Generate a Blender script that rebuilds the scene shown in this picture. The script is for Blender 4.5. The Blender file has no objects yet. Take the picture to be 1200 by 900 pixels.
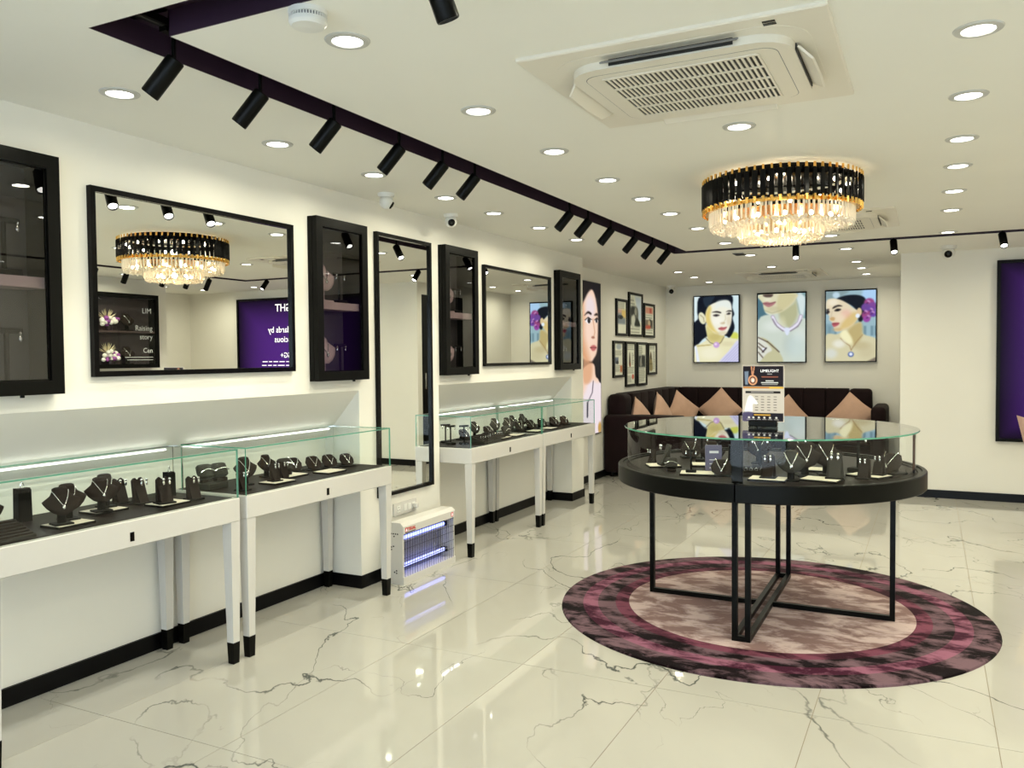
import bpy, bmesh, math, random
import numpy as np
from mathutils import Vector, Matrix, Euler
PI = math.pi
SC = bpy.context.scene
COL = SC.collection
R = random.Random(7)

# ------------------------------------------------------------------ camera, world, exposure
CAM = Vector((2.962, 0.0, 1.35))
F_PX, YAW, PITCH, ROLL = 972.9, -0.46644, -0.03328, 0.00891
fw = Vector((math.sin(YAW)*math.cos(PITCH), math.cos(YAW)*math.cos(PITCH), math.sin(PITCH)))
rt = Vector((math.cos(YAW), -math.sin(YAW), 0)); dn = fw.cross(rt)
c_, s_ = math.cos(ROLL), math.sin(ROLL)
rx, dx = c_*rt + s_*dn, -s_*rt + c_*dn
cam_d = bpy.data.cameras.new('camera'); cam = bpy.data.objects.new('camera', cam_d); COL.objects.link(cam)
m = Matrix((rx, -dx, -fw)).transposed().to_4x4(); m.translation = CAM; cam.matrix_world = m
cam_d.sensor_width = 36; cam_d.lens = F_PX/1200*36; cam_d.clip_start = .05
SC.camera = cam
W = bpy.data.worlds.new('world'); SC.world = W; W.use_nodes = True
W.node_tree.nodes['Background'].inputs[0].default_value = (.74, .86, 1.0, 1)
W.node_tree.nodes['Background'].inputs[1].default_value = 2.3
SC.view_settings.view_transform = 'Standard'; SC.view_settings.look = 'None'
SC.cycles.transparent_max_bounces = 40
SC.view_settings.exposure = 1.1; SC.view_settings.gamma = 1; SC.view_settings.use_curve_mapping = False
DOWN_W, SPOT_W, CHAND_W = 0.95, 3.4, 1.3
DOWN_C, SPOT_C, CHAND_C = (1, .945, .715), (1, .95, .77), (1, .84, .56)

# ------------------------------------------------------------------ materials
MATS = {}
def mat(name, col=(.8,.8,.8), rough=.5, metal=0, spec=.5, emit=None, es=0, coat=0, sheen=0, bump=0, bscale=40, var=0, vscale=6, trans=0, ior=1.5):
    if name in MATS: return MATS[name]
    M = bpy.data.materials.new(name); M.use_nodes = True; MATS[name] = M
    nt = M.node_tree; b = nt.nodes['Principled BSDF']
    b.inputs['Base Color'].default_value = (*col, 1); b.inputs['Roughness'].default_value = rough
    b.inputs['Metallic'].default_value = metal; b.inputs['Specular IOR Level'].default_value = spec
    b.inputs['Coat Weight'].default_value = coat; b.inputs['Sheen Weight'].default_value = sheen
    b.inputs['Transmission Weight'].default_value = trans; b.inputs['IOR'].default_value = ior
    if emit: b.inputs['Emission Color'].default_value = (*emit, 1); b.inputs['Emission Strength'].default_value = es
    if var or bump:
        tc = nt.nodes.new('ShaderNodeTexCoord'); n = nt.nodes.new('ShaderNodeTexNoise'); n.inputs['Scale'].default_value = vscale
        n.inputs['Detail'].default_value = 5; nt.links.new(tc.outputs['Object'], n.inputs['Vector'])
        if var:
            r = nt.nodes.new('ShaderNodeValToRGB'); nt.links.new(n.outputs['Fac'], r.inputs[0])
            r.color_ramp.elements[0].position = .3; r.color_ramp.elements[1].position = .7
            r.color_ramp.elements[0].color = (*[max(0, c*(1-var)) for c in col], 1); r.color_ramp.elements[1].color = (*[min(1, c*(1+var)) for c in col], 1)
            nt.links.new(r.outputs[0], b.inputs['Base Color'])
        if bump:
            n2 = nt.nodes.new('ShaderNodeTexNoise'); n2.inputs['Scale'].default_value = bscale; nt.links.new(tc.outputs['Object'], n2.inputs['Vector'])
            bp = nt.nodes.new('ShaderNodeBump'); bp.inputs['Strength'].default_value = bump; bp.inputs['Distance'].default_value = .01
            nt.links.new(n2.outputs['Fac'], bp.inputs['Height']); nt.links.new(bp.outputs[0], b.inputs['Normal'])
    return M
def glassmat(name, tint=(1,1,1), refl=1.0, base=0.0):
    M = bpy.data.materials.new(name); M.use_nodes = True; MATS[name] = M; nt = M.node_tree; nt.nodes.clear()
    o = nt.nodes.new('ShaderNodeOutputMaterial'); mx = nt.nodes.new('ShaderNodeMixShader'); t = nt.nodes.new('ShaderNodeBsdfTransparent')
    g = nt.nodes.new('ShaderNodeBsdfGlossy'); g.inputs['Roughness'].default_value = 0; t.inputs[0].default_value = (*tint, 1)
    f = nt.nodes.new('ShaderNodeFresnel'); f.inputs[0].default_value = 1.5
    mu = nt.nodes.new('ShaderNodeMath'); mu.operation = 'MULTIPLY_ADD'; mu.inputs[1].default_value = refl; mu.inputs[2].default_value = base; mu.use_clamp = True
    ge = nt.nodes.new('ShaderNodeNewGeometry'); bf = nt.nodes.new('ShaderNodeMath'); bf.operation = 'SUBTRACT'; bf.inputs[0].default_value = 1; nt.links.new(ge.outputs['Backfacing'], bf.inputs[1]); m3 = nt.nodes.new('ShaderNodeMath'); m3.operation = 'MULTIPLY'; nt.links.new(mu.outputs[0], m3.inputs[0]); nt.links.new(bf.outputs[0], m3.inputs[1])
    nt.links.new(f.outputs[0], mu.inputs[0]); nt.links.new(m3.outputs[0], mx.inputs[0]); nt.links.new(t.outputs[0], mx.inputs[1]); nt.links.new(g.outputs[0], mx.inputs[2]); nt.links.new(mx.outputs[0], o.inputs[0])
    return M
def softglass(name, col, t=.5, em=0):
    M = bpy.data.materials.new(name); M.use_nodes = True; MATS[name] = M; nt = M.node_tree; nt.nodes.clear()
    o = nt.nodes.new('ShaderNodeOutputMaterial'); tr = nt.nodes.new('ShaderNodeBsdfTransparent'); tr.inputs[0].default_value = (*col, 1)
    tl = nt.nodes.new('ShaderNodeBsdfTranslucent'); tl.inputs[0].default_value = (*col, 1)
    df = nt.nodes.new('ShaderNodeBsdfDiffuse'); df.inputs[0].default_value = (*col, 1)
    gl = nt.nodes.new('ShaderNodeBsdfGlossy'); gl.inputs['Roughness'].default_value = .08
    f = nt.nodes.new('ShaderNodeFresnel'); f.inputs[0].default_value = 1.6
    a = nt.nodes.new('ShaderNodeMixShader'); a.inputs[0].default_value = .5; b = nt.nodes.new('ShaderNodeMixShader'); b.inputs[0].default_value = t; c = nt.nodes.new('ShaderNodeMixShader')
    L = nt.links.new
    L(tl.outputs[0], a.inputs[1]); L(df.outputs[0], a.inputs[2]); L(a.outputs[0], b.inputs[1]); L(tr.outputs[0], b.inputs[2])
    L(f.outputs[0], c.inputs[0]); L(b.outputs[0], c.inputs[1]); L(gl.outputs[0], c.inputs[2]); L(c.outputs[0], o.inputs[0])
    return M
def emitmat(name, col, s): return mat(name, (.8,.8,.8), .4, emit=col, es=s)
def printmat(name, s=0.0, rough=.35):
    M = bpy.data.materials.new(name); M.use_nodes = True; MATS[name] = M; nt = M.node_tree; b = nt.nodes['Principled BSDF']
    a = nt.nodes.new('ShaderNodeAttribute'); a.attribute_name = 'ink'; b.inputs['Roughness'].default_value = rough; b.inputs['Specular IOR Level'].default_value = .15
    if s:
        b.inputs['Base Color'].default_value = (.004,.004,.004,1); b.inputs['Specular IOR Level'].default_value = .03; nt.links.new(a.outputs['Color'], b.inputs['Emission Color']); b.inputs['Emission Strength'].default_value = s
    else: nt.links.new(a.outputs['Color'], b.inputs['Base Color'])
    return M

def marble():
    M = bpy.data.materials.new('polished marble'); M.use_nodes = True; nt = M.node_tree; b = nt.nodes['Principled BSDF']; L = nt.links.new
    N = nt.nodes.new
    g = N('ShaderNodeNewGeometry'); mp = N('ShaderNodeMapping'); mp.inputs['Scale'].default_value = (.62,1.05,1); vr = N('ShaderNodeVectorRotate'); vr.rotation_type = 'Z_AXIS'; vr.inputs['Angle'].default_value = 1.0
    L(g.outputs['Position'], vr.inputs[0]); L(vr.outputs[0], mp.inputs[0])
    oi = N('ShaderNodeObjectInfo'); add = N('ShaderNodeVectorMath'); add.operation = 'ADD'
    sc = N('ShaderNodeMath'); sc.operation = 'MULTIPLY'; sc.inputs[1].default_value = .0; L(oi.outputs['Random'], sc.inputs[0])
    L(mp.outputs[0], add.inputs[0]); L(sc.outputs[0], add.inputs[1])
    def vein(scale, detail, rough, width, dist, off, mscale, m0, m1):
        o2 = N('ShaderNodeVectorMath'); o2.operation = 'ADD'; o2.inputs[1].default_value = (off, off*1.7, off*.3); L(add.outputs[0], o2.inputs[0])
        n = N('ShaderNodeTexNoise'); n.inputs['Scale'].default_value = scale; n.inputs['Detail'].default_value = detail; n.inputs['Roughness'].default_value = rough; n.inputs['Distortion'].default_value = dist
        L(o2.outputs[0], n.inputs['Vector'])
        s = N('ShaderNodeMath'); s.operation = 'SUBTRACT'; s.inputs[1].default_value = .5; L(n.outputs['Fac'], s.inputs[0])
        a = N('ShaderNodeMath'); a.operation = 'ABSOLUTE'; L(s.outputs[0], a.inputs[0])
        mr = N('ShaderNodeMapRange'); mr.interpolation_type = 'SMOOTHSTEP'; mr.inputs['From Min'].default_value = 0; mr.inputs['From Max'].default_value = width; mr.inputs['To Min'].default_value = 1; mr.inputs['To Max'].default_value = 0
        L(a.outputs[0], mr.inputs[0])
        k = N('ShaderNodeTexNoise'); k.inputs['Scale'].default_value = mscale; k.inputs['Detail'].default_value = 3; L(o2.outputs[0], k.inputs['Vector'])
        kr = N('ShaderNodeMapRange'); kr.inputs['From Min'].default_value = m0; kr.inputs['From Max'].default_value = m1; L(k.outputs['Fac'], kr.inputs[0])
        mu = N('ShaderNodeMath'); mu.operation = 'MULTIPLY'; L(mr.outputs[0], mu.inputs[0]); L(kr.outputs[0], mu.inputs[1])
        return mu.outputs[0]
    v1 = vein(1.0, 8, .46, .0042, .2, 3.1, 1.7, .43, .55)
    v2 = vein(1.25, 8, .46, .0032, .2, 17.3, 2.0, .46, .60)
    v3 = vein(1.7, 8, .45, .0020, .2, 41.7, 2.2, .50, .68)
    mx = N('ShaderNodeMath'); mx.operation = 'MAXIMUM'; mw = N('ShaderNodeMath'); mw.operation = 'MAXIMUM'; L(v2, mw.inputs[0]); L(v3, mw.inputs[1]); L(v1, mx.inputs[0]); L(mw.outputs[0], mx.inputs[1])
    cl = N('ShaderNodeTexNoise'); cl.inputs['Scale'].default_value = 1.1; cl.inputs['Detail'].default_value = 4; L(add.outputs[0], cl.inputs['Vector'])
    cr = N('ShaderNodeValToRGB'); L(cl.outputs['Fac'], cr.inputs[0])
    cr.color_ramp.elements[0].position = .3; cr.color_ramp.elements[0].color = (.42,.41,.37,1); cr.color_ramp.elements[1].position = .65; cr.color_ramp.elements[1].color = (.48,.47,.425,1)
    m2 = N('ShaderNodeMix'); m2.data_type = 'RGBA'; L(mx.outputs[0], m2.inputs['Factor']); L(cr.outputs[0], m2.inputs['A']); m2.inputs['B'].default_value = (.07,.08,.075,1)
    L(m2.outputs['Result'], b.inputs['Base Color']); b.inputs['Roughness'].default_value = .035; b.inputs['Specular IOR Level'].default_value = .55
    return M

def rugmat():
    M = bpy.data.materials.new('rug pile'); M.use_nodes = True; nt = M.node_tree; b = nt.nodes['Principled BSDF']; L = nt.links.new; N = nt.nodes.new
    tc = N('ShaderNodeTexCoord'); ln = N('ShaderNodeVectorMath'); ln.operation = 'LENGTH'
    sx = N('ShaderNodeVectorMath'); sx.operation = 'MULTIPLY'; sx.inputs[1].default_value = (1,1,0); L(tc.outputs['Object'], sx.inputs[0]); L(sx.outputs[0], ln.inputs[0])
    mp = N('ShaderNodeMapping'); mp.inputs['Scale'].default_value = (4.2, 7.5, 1); L(tc.outputs['Object'], mp.inputs[0])
    n = N('ShaderNodeTexNoise'); n.inputs['Scale'].default_value = 1; n.inputs['Detail'].default_value = 9; n.inputs['Roughness'].default_value = .66; n.inputs['Distortion'].default_value = .4; L(mp.outputs[0], n.inputs['Vector'])
    def ramp(c0, c1, p0=.38, p1=.62):
        r = N('ShaderNodeValToRGB'); r.color_ramp.elements[0].position = p0; r.color_ramp.elements[1].position = p1
        r.color_ramp.elements[0].color = (*c0,1); r.color_ramp.elements[1].color = (*c1,1); L(n.outputs['Fac'], r.inputs[0]); return r.outputs[0]
    dark = ramp((.005,.002,.003), (.16,.095,.115), .455, .575); pink = ramp((.045,.007,.020), (.27,.105,.16), .44, .57); wine = ramp((.028,.004,.011), (.18,.052,.085), .45, .57); core = ramp((.24,.15,.14), (.58,.45,.43), .45, .58)
    cur = None
    prev = core
    for rad, nxt in ((.722, wine), (.795, dark), (.89, pink), (.97, dark)):
        st = N('ShaderNodeMath'); st.operation = 'GREATER_THAN'; st.inputs[1].default_value = rad; L(ln.outputs['Value'], st.inputs[0])
        mx = N('ShaderNodeMix'); mx.data_type = 'RGBA'; L(st.outputs[0], mx.inputs['Factor']); L(prev, mx.inputs['A']); L(nxt, mx.inputs['B']); prev = mx.outputs['Result']
    L(prev, b.inputs['Base Color']); b.inputs['Roughness'].default_value = .85; b.inputs['Sheen Weight'].default_value = .03; b.inputs['Specular IOR Level'].default_value = .06
    n2 = N('ShaderNodeTexNoise'); n2.inputs['Scale'].default_value = 260; L(tc.outputs['Object'], n2.inputs['Vector'])
    bp = N('ShaderNodeBump'); bp.inputs['Strength'].default_value = .6; bp.inputs['Distance'].default_value = .004; L(n2.outputs['Fac'], bp.inputs['Height']); L(bp.outputs[0], b.inputs['Normal'])
    return M

WALL = mat('white wall paint', (.80,.785,.72), .6, spec=.3, bump=.02, bscale=120, var=.015, vscale=2)
CEIL = mat('white ceiling paint', (.82,.81,.74), .7, spec=.2, var=.012, vscale=1.5)
SKIRT = mat('black skirting', (.0025,.0025,.003), .3, spec=.15, var=.2)
BLK = mat('black metal', (.0022,.0024,.002), .35, spec=.12, var=.2, vscale=3)
BLKG = mat('black lacquer', (.002,.002,.0022), .2, spec=.15, var=.1)
GREENBLK = mat('black satin steel', (.0028,.003,.0022), .34, spec=.1, var=.15, vscale=3)
WHT = mat('white lacquer', (.60,.585,.555), .3, var=.01)
PURP = mat('purple channel paint', (.022,.008,.023), .5, var=.08)
VEL = mat('taupe velvet', (.017,.0115,.0095), .8, sheen=.02, spec=.12, var=.15, vscale=30)
VEL2 = mat('grey velvet', (.036,.033,.028), .8, sheen=.02, spec=.12, var=.12, vscale=30)
VEL3 = mat('black velvet', (.004,.0035,.003), .7, spec=.15, var=.15, vscale=30)
DECK = mat('brown velvet deck', (.010,.006,.005), .5, spec=.1, var=.15, vscale=20)
CREAM = mat('cream suede pad', (.60,.55,.46), .8, var=.03, vscale=20)
SILV = mat('silver jewellery', (.92,.92,.92), .12, 1, var=.03, vscale=200)
GOLD = mat('polished gold', (.85,.52,.14), .18, 1, var=.05, vscale=60)
MIRR = mat('mirror silvering', (.93,.945,.91), .0, 1, var=.002)
CLEAR = glassmat('clear glass', (.975,.99,.98), .55)
TOPG = glassmat('plate glass top', (.93,.97,.95), 1.35, .05)
DARKG = glassmat('tinted cabinet glass', (.8,.8,.8), 1.2, .02)
WIN = glassmat('shopfront glass', (.95,.97,.97), 1)
GEDGE = softglass('green glass edge', (.16,.50,.36), .35)
CRYST = softglass('crystal', (.97,.94,.86), .3)
LED = emitmat('led strip', (1,1,.97), 1.3)
DIFF = emitmat('downlight diffuser', (1,.98,.93), 5)
CHROME = mat('brushed chrome', (.6,.6,.58), .25, 1, var=.05)
ACP = mat('cream plastic', (.74,.70,.60), .4, var=.015)
ACD = mat('dark vent', (.02,.02,.018), .6, var=.2)
ACG = mat('grey duct', (.16,.165,.17), .4, var=.2)
CAMW = mat('white camera plastic', (.74,.74,.70), .35, var=.01)
SOFA = mat('aubergine upholstery', (.0085,.0026,.0032), .75, sheen=.02, spec=.15, bump=.1, bscale=300, var=.25, vscale=8)
PEACH = mat('peach cushion cloth', (.50,.31,.22), .75, sheen=.15, bump=.3, bscale=18, var=.06, vscale=9)
PINK = mat('blush chair leather', (.55,.36,.29), .4, var=.03)
MAUVE = mat('mauve shelf', (.42,.30,.31), .6, var=.05)
CABIN = mat('cabinet lining', (.09,.08,.08), .7, var=.08)
MARB = marble()
GROUT = mat('brown grout', (.22,.175,.12), .7, var=.05)
WHITEINK = mat('white lettering', (.85,.85,.85), .5, emit=(1,1,1), es=.35, var=.01)
GREYINK = mat('grey lettering', (.62,.62,.64), .5, var=.01)
REDINK = mat('red lettering', (.55,.02,.015), .45, var=.02)
BLKINK = mat('black lettering', (.015,.015,.015), .5, var=.02)

# ------------------------------------------------------------------ mesh builder
class MB:
    def __init__(s): s.v = []; s.f = []; s.m = []
    def add(s, vs, fs, mi=0):
        o = len(s.v); s.v += [tuple(v) for v in vs]
        for f in fs: s.f.append([i+o for i in f]); s.m.append(mi)
        return s
    def box(s, x0, x1, y0, y1, z0, z1, mi=0, edge=None):
        # edge: (axis, idx) -> faces perpendicular to axis keep mi, the others use idx
        vs = [(x,y,z) for x in (x0,x1) for y in (y0,y1) for z in (z0,z1)]
        fs = [(0,1,3,2),(4,6,7,5),(0,4,5,1),(2,3,7,6),(0,2,6,4),(1,5,7,3)]
        if edge is None: return s.add(vs, fs, mi)
        o = len(s.v); s.v += vs
        for k, f in enumerate(fs): s.f.append([i+o for i in f]); s.m.append(mi if k//2 == edge[0] else edge[1])
        return s
    def rbox(s, x0, x1, y0, y1, z0, z1, r=.02, seg=3, mi=0):
        bm = bmesh.new(); bmesh.ops.create_cube(bm, size=1)
        for v in bm.verts: v.co = ((x0+x1)/2+v.co.x*(x1-x0), (y0+y1)/2+v.co.y*(y1-y0), (z0+z1)/2+v.co.z*(z1-z0))
        bmesh.ops.bevel(bm, geom=bm.edges[:], offset=r, segments=seg, profile=.5, affect='EDGES')
        bm.verts.index_update(); s.add([v.co[:] for v in bm.verts], [[v.index for v in f.verts] for f in bm.faces], mi); bm.free(); return s
    def lathe(s, prof, n=24, c=(0,0,0), a0=0, a1=2*PI, mi=0, cap=False):
        full = abs(a1-a0-2*PI) < 1e-6; k = n if full else n+1; vs = []; fs = []
        for i in range(k):
            t = a0+(a1-a0)*i/n
            for r, z in prof: vs.append((c[0]+r*math.cos(t), c[1]+r*math.sin(t), c[2]+z))
        p = len(prof)
        for i in range(n):
            j = (i+1) % k
            for q in range(p-1): fs.append((i*p+q, j*p+q, j*p+q+1, i*p+q+1))
        if cap:
            fs.append([i*p for i in range(k)][::-1]); fs.append([i*p+p-1 for i in range(k)])
        return s.add(vs, fs, mi)
    def tube(s, pts, r, n=8, mi=0, closed=False, cap=True):
        pts = [Vector(p) for p in pts]; rr = r if isinstance(r, (list, tuple)) else [r]*len(pts); vs = []; k = len(pts)
        for i, p in enumerate(pts):
            a = pts[(i-1) % k] if (closed or i > 0) else p; b = pts[(i+1) % k] if (closed or i < k-1) else p
            t = (b-a).normalized(); u = t.cross(Vector((0,0,1)))
            if u.length < .05: u = t.cross(Vector((0,1,0)))
            u.normalize(); w = t.cross(u)
            for j in range(n):
                an = 2*PI*j/n; vs.append(p+(u*math.cos(an)+w*math.sin(an))*rr[i])
        fs = []
        for i in range(k if closed else k-1):
            i2 = (i+1) % k
            for j in range(n): fs.append((i*n+j, i*n+(j+1) % n, i2*n+(j+1) % n, i2*n+j))
        if cap and not closed: fs.append(list(range(n))[::-1]); fs.append([(k-1)*n+j for j in range(n)])
        return s.add(vs, fs, mi)
    def cyl(s, p, q, r, n=16, r2=None, mi=0): return s.tube([p, q], [r, r if r2 is None else r2], n, mi)
    def loft(s, secs, n=16, mi=0, pw=2.0):
        # secs: (cx,cy,cz,rx,ry) superellipse rings stacked
        vs = []; fs = []
        for (cx,cy,cz,a,b) in secs:
            for j in range(n):
                t = 2*PI*j/n; c, d = math.cos(t), math.sin(t)
                vs.append((cx+a*math.copysign(abs(c)**(2/pw), c), cy+b*math.copysign(abs(d)**(2/pw), d), cz))
        for i in range(len(secs)-1):
            for j in range(n): fs.append((i*n+j, i*n+(j+1) % n, (i+1)*n+(j+1) % n, (i+1)*n+j))
        fs.append(list(range(n))[::-1]); fs.append([(len(secs)-1)*n+j for j in range(n)])
        return s.add(vs, fs, mi)
    def sphere(s, c, r, n=12, m_=8, mi=0, sc=(1,1,1)):
        vs = [(c[0], c[1], c[2]-r*sc[2])]; fs = []
        for i in range(1, m_):
            p = -PI/2+PI*i/m_
            for j in range(n): t = 2*PI*j/n; vs.append((c[0]+r*sc[0]*math.cos(p)*math.cos(t), c[1]+r*sc[1]*math.cos(p)*math.sin(t), c[2]+r*sc[2]*math.sin(p)))
        vs.append((c[0], c[1], c[2]+r*sc[2])); e = len(vs)-1
        for j in range(n):
            fs.append((0, 1+(j+1) % n, 1+j)); b = 1+(m_-2)*n; fs.append((b+j, b+(j+1) % n, e))
        for i in range(m_-2):
            for j in range(n): a = 1+i*n; fs.append((a+j, a+(j+1) % n, a+n+(j+1) % n, a+n+j))
        return s.add(vs, fs, mi)
    def prism(s, poly, axis, a, b, mi=0):
        # poly in the two remaining axes (in xyz order), extruded along axis from a to b
        def mk(p, t): q = list(p); q.insert(axis, t); return tuple(q)
        n = len(poly); vs = [mk(p, a) for p in poly]+[mk(p, b) for p in poly]
        fs = [list(range(n))[::-1], list(range(n, 2*n))]+[(i, (i+1) % n, n+(i+1) % n, n+i) for i in range(n)]
        return s.add(vs, fs, mi)
    def xf(s, M): s.v = [tuple(M @ Vector(v)) for v in s.v]; return s
    def mesh(s, name, mats, smooth=True, ang=35, fix=True):
        me = bpy.data.meshes.new(name); me.from_pydata(s.v, [], s.f)
        for mm in (mats if isinstance(mats, (list, tuple)) else [mats]): me.materials.append(mm)
        me.polygons.foreach_set('material_index', s.m)
        if fix:
            bm = bmesh.new(); bm.from_mesh(me); bmesh.ops.recalc_face_normals(bm, faces=bm.faces[:]); bm.to_mesh(me); bm.free()
        if smooth:
            me.polygons.foreach_set('use_smooth', [True]*len(me.polygons)); me.set_sharp_from_angle(angle=math.radians(ang))
        return me
    def build(s, name, mats, parent=None, local=False, **k):
        if parent is not None and not local:
            L = wloc(parent); s.v = [(x-L[0], y-L[1], z-L[2]) for x, y, z in s.v]
        return link(name, s.mesh(name, mats, **k), parent)
def wloc(o):
    L = Vector(o.location)
    while o.parent: o = o.parent; L += o.location
    return L
def link(name, me, parent=None, loc=(0,0,0)):
    o = bpy.data.objects.new(name, me); COL.objects.link(o); o.parent = parent; o.location = loc; return o
def tag(o, label=None, cat=None, group=None, kind=None):
    if label: o['label'] = label
    if cat: o['category'] = cat
    if group: o['group'] = group
    if kind: o['kind'] = kind
    return o
def thing(name, label, cat, loc=(0,0,0), rz=0, group=None):
    o = bpy.data.objects.new(name, None); COL.objects.link(o); o.location = loc; o.rotation_euler = (0,0,rz); o.empty_display_size = .05
    return tag(o, label, cat, group)
def struct(name, mb, m_, **k): return tag(mb.build(name, m_, **k), kind='structure')
def copy_tree(o, parent=None):
    c = o.copy(); COL.objects.link(c); c.parent = parent
    for ch in list(o.children): copy_tree(ch, c)
    return c
def place(proto, used, loc, rz=0, label=None, group=None, sc=None):
    o = copy_tree(proto) if used[0] else proto
    used[0] = True; o.location = loc; o.rotation_euler = (0,0,rz)
    if sc: o.scale = (sc,)*3
    return tag(o, label, None, group)
def dup(o, loc, parent=None, rz=None):
    c = o.copy(); COL.objects.link(c); c.location = loc; c.parent = parent if parent else o.parent
    if rz is not None: c.rotation_euler = (0,0,rz)
    return c
def text(name, s, size, M, material, parent=None, align='LEFT', ext=.0004, bold=0):
    cu = bpy.data.curves.new(name, 'FONT'); cu.body = s; cu.size = size; cu.align_x = align; cu.extrude = ext; cu.offset = bold; cu.resolution_u = 3
    t = bpy.data.objects.new(name, cu); COL.objects.link(t); dg = bpy.context.evaluated_depsgraph_get()
    me = bpy.data.meshes.new_from_object(t.evaluated_get(dg)); bpy.data.objects.remove(t); bpy.data.curves.remove(cu)
    me.transform(M); me.materials.clear(); me.materials.append(material)
    return link(name, me, parent)
def frameM(o, right, up):
    r, u = Vector(right), Vector(up); n = r.cross(u); M = Matrix((r, u, n)).transposed().to_4x4(); M.translation = o; return M

# ------------------------------------------------------------------ painter for flat prints
def s2l(c): c = np.asarray(c, float)/255; return np.where(c <= .04045, c/12.92, ((c+.055)/1.055)**2.4)
class Paint:
    def __init__(s, w, h, nx, box, bg):
        s.w, s.h, s.nx = w, h, nx; s.ny = max(2, int(nx*h/w)); s.x0, s.y0, s.x1, s.y1 = box
        s.X, s.Y = np.meshgrid(np.linspace(s.x0, s.x1, s.nx+1), np.linspace(s.y0, s.y1, s.ny+1)); s.a = np.zeros((s.ny+1, s.nx+1, 3)); s.a[:] = bg
    def mix(s, mk, col, op=1): mk = (np.clip(mk, 0, 1)*op)[..., None]; s.a = s.a*(1-mk)+np.array(col, float)*mk
    def ell(s, cx, cy, rx_, ry_, col, rot=0, soft=.15, op=1):
        c, d = math.cos(rot), math.sin(rot); x = (s.X-cx)*c+(s.Y-cy)*d; y = -(s.X-cx)*d+(s.Y-cy)*c
        s.mix((1-np.sqrt((x/rx_)**2+(y/ry_)**2))/soft+.5, col, op)
    def poly(s, pts, col, smooth=True, soft=4, op=1):
        P = [np.array(p, float) for p in pts]
        if smooth:
            Q = []; n = len(P)
            for i in range(n):
                a, b, c, d = P[i-1], P[i], P[(i+1) % n], P[(i+2) % n]
                for t in (0, .25, .5, .75): Q.append(.5*(2*b+(c-a)*t+(2*a-5*b+4*c-d)*t*t+(3*b-a-3*c+d)*t**3))
            P = Q
        ins = np.zeros(s.X.shape, bool); dist = np.full(s.X.shape, 1e9); n = len(P)
        for i in range(n):
            (ax, ay), (bx, by) = P[i], P[(i+1) % n]
            if ay != by: ins ^= ((ay > s.Y) != (by > s.Y)) & (s.X < (bx-ax)*(s.Y-ay)/(by-ay)+ax)
            ex, ey = bx-ax, by-ay; l2 = ex*ex+ey*ey+1e-9; t = np.clip(((s.X-ax)*ex+(s.Y-ay)*ey)/l2, 0, 1)
            dist = np.minimum(dist, np.hypot(s.X-ax-t*ex, s.Y-ay-t*ey))
        s.mix(.5+np.where(ins, dist, -dist)/(2*soft), col, op)
    def line(s, pts, wd, col, soft=2, op=1):
        dist = np.full(s.X.shape, 1e9)
        for (ax, ay), (bx, by) in zip(pts[:-1], pts[1:]):
            ex, ey = bx-ax, by-ay; l2 = ex*ex+ey*ey+1e-9; t = np.clip(((s.X-ax)*ex+(s.Y-ay)*ey)/l2, 0, 1); dist = np.minimum(dist, np.hypot(s.X-ax-t*ex, s.Y-ay-t*ey))
        s.mix((wd-dist)/soft+.5, col, op)
    def soften(s, k=2):
        for _ in range(k):
            a = np.pad(s.a, ((1,1),(1,1),(0,0)), 'edge'); s.a = (4*a[1:-1,1:-1]+2*(a[:-2,1:-1]+a[2:,1:-1]+a[1:-1,:-2]+a[1:-1,2:])+a[:-2,:-2]+a[2:,2:]+a[:-2,2:]+a[2:,:-2])/16
    def mesh(s, name, M, material):
        nx, ny = s.nx, s.ny; u = np.linspace(0, s.w, nx+1); v = np.linspace(s.h, 0, ny+1); U, V = np.meshgrid(u, v)
        co = np.stack([U, V, np.zeros_like(U)], -1).reshape(-1, 3); i = np.arange(ny*(nx+1)).reshape(ny, nx+1)[:, :-1].ravel()
        fs = np.stack([i, i+nx+1, i+nx+2, i+1], -1)
        me = bpy.data.meshes.new(name); me.from_pydata(co.tolist(), [], fs.tolist()); me.transform(M)
        at = me.color_attributes.new('ink', 'FLOAT_COLOR', 'POINT'); c = np.ones((len(co), 4), np.float32); c[:, :3] = s2l(np.clip(s.a, 0, 255)).reshape(-1, 3)
        at.data.foreach_set('color', c.ravel()); me.materials.append(material); return me
PRINT = printmat('matte print', 0, .5); SCREEN = printmat('backlit screen', .5, .2); POSTER = printmat('backlit poster', .5, .3)

# ================================================================== THE SETTING
ZC, XR, YF, YB = 2.28, 5.30, -2.0, 11.2
NB = -.252                                   # back of the showcase niches
# floor: polished marble tiles over a grout bed
fl = struct('floor', MB().box(-.45, 6.75, YF-.1, YB+.1, -.12, -.0015), GROUT, smooth=False)
tw, tl = .602, 1.156
xs = [1.977+tw*i for i in range(-4, 8)]; ys = [2.075+tl*j for j in range(-4, 8)]
tile_me = MB().box(-tw/2+.0013, tw/2-.0013, -tl/2+.0013, tl/2-.0013, -.010, 0).mesh('tile', MARB, smooth=False)
for x in xs:
    for y in ys:
        link('tile', tile_me, fl, (x+tw/2, y+tl/2, 0))
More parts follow.
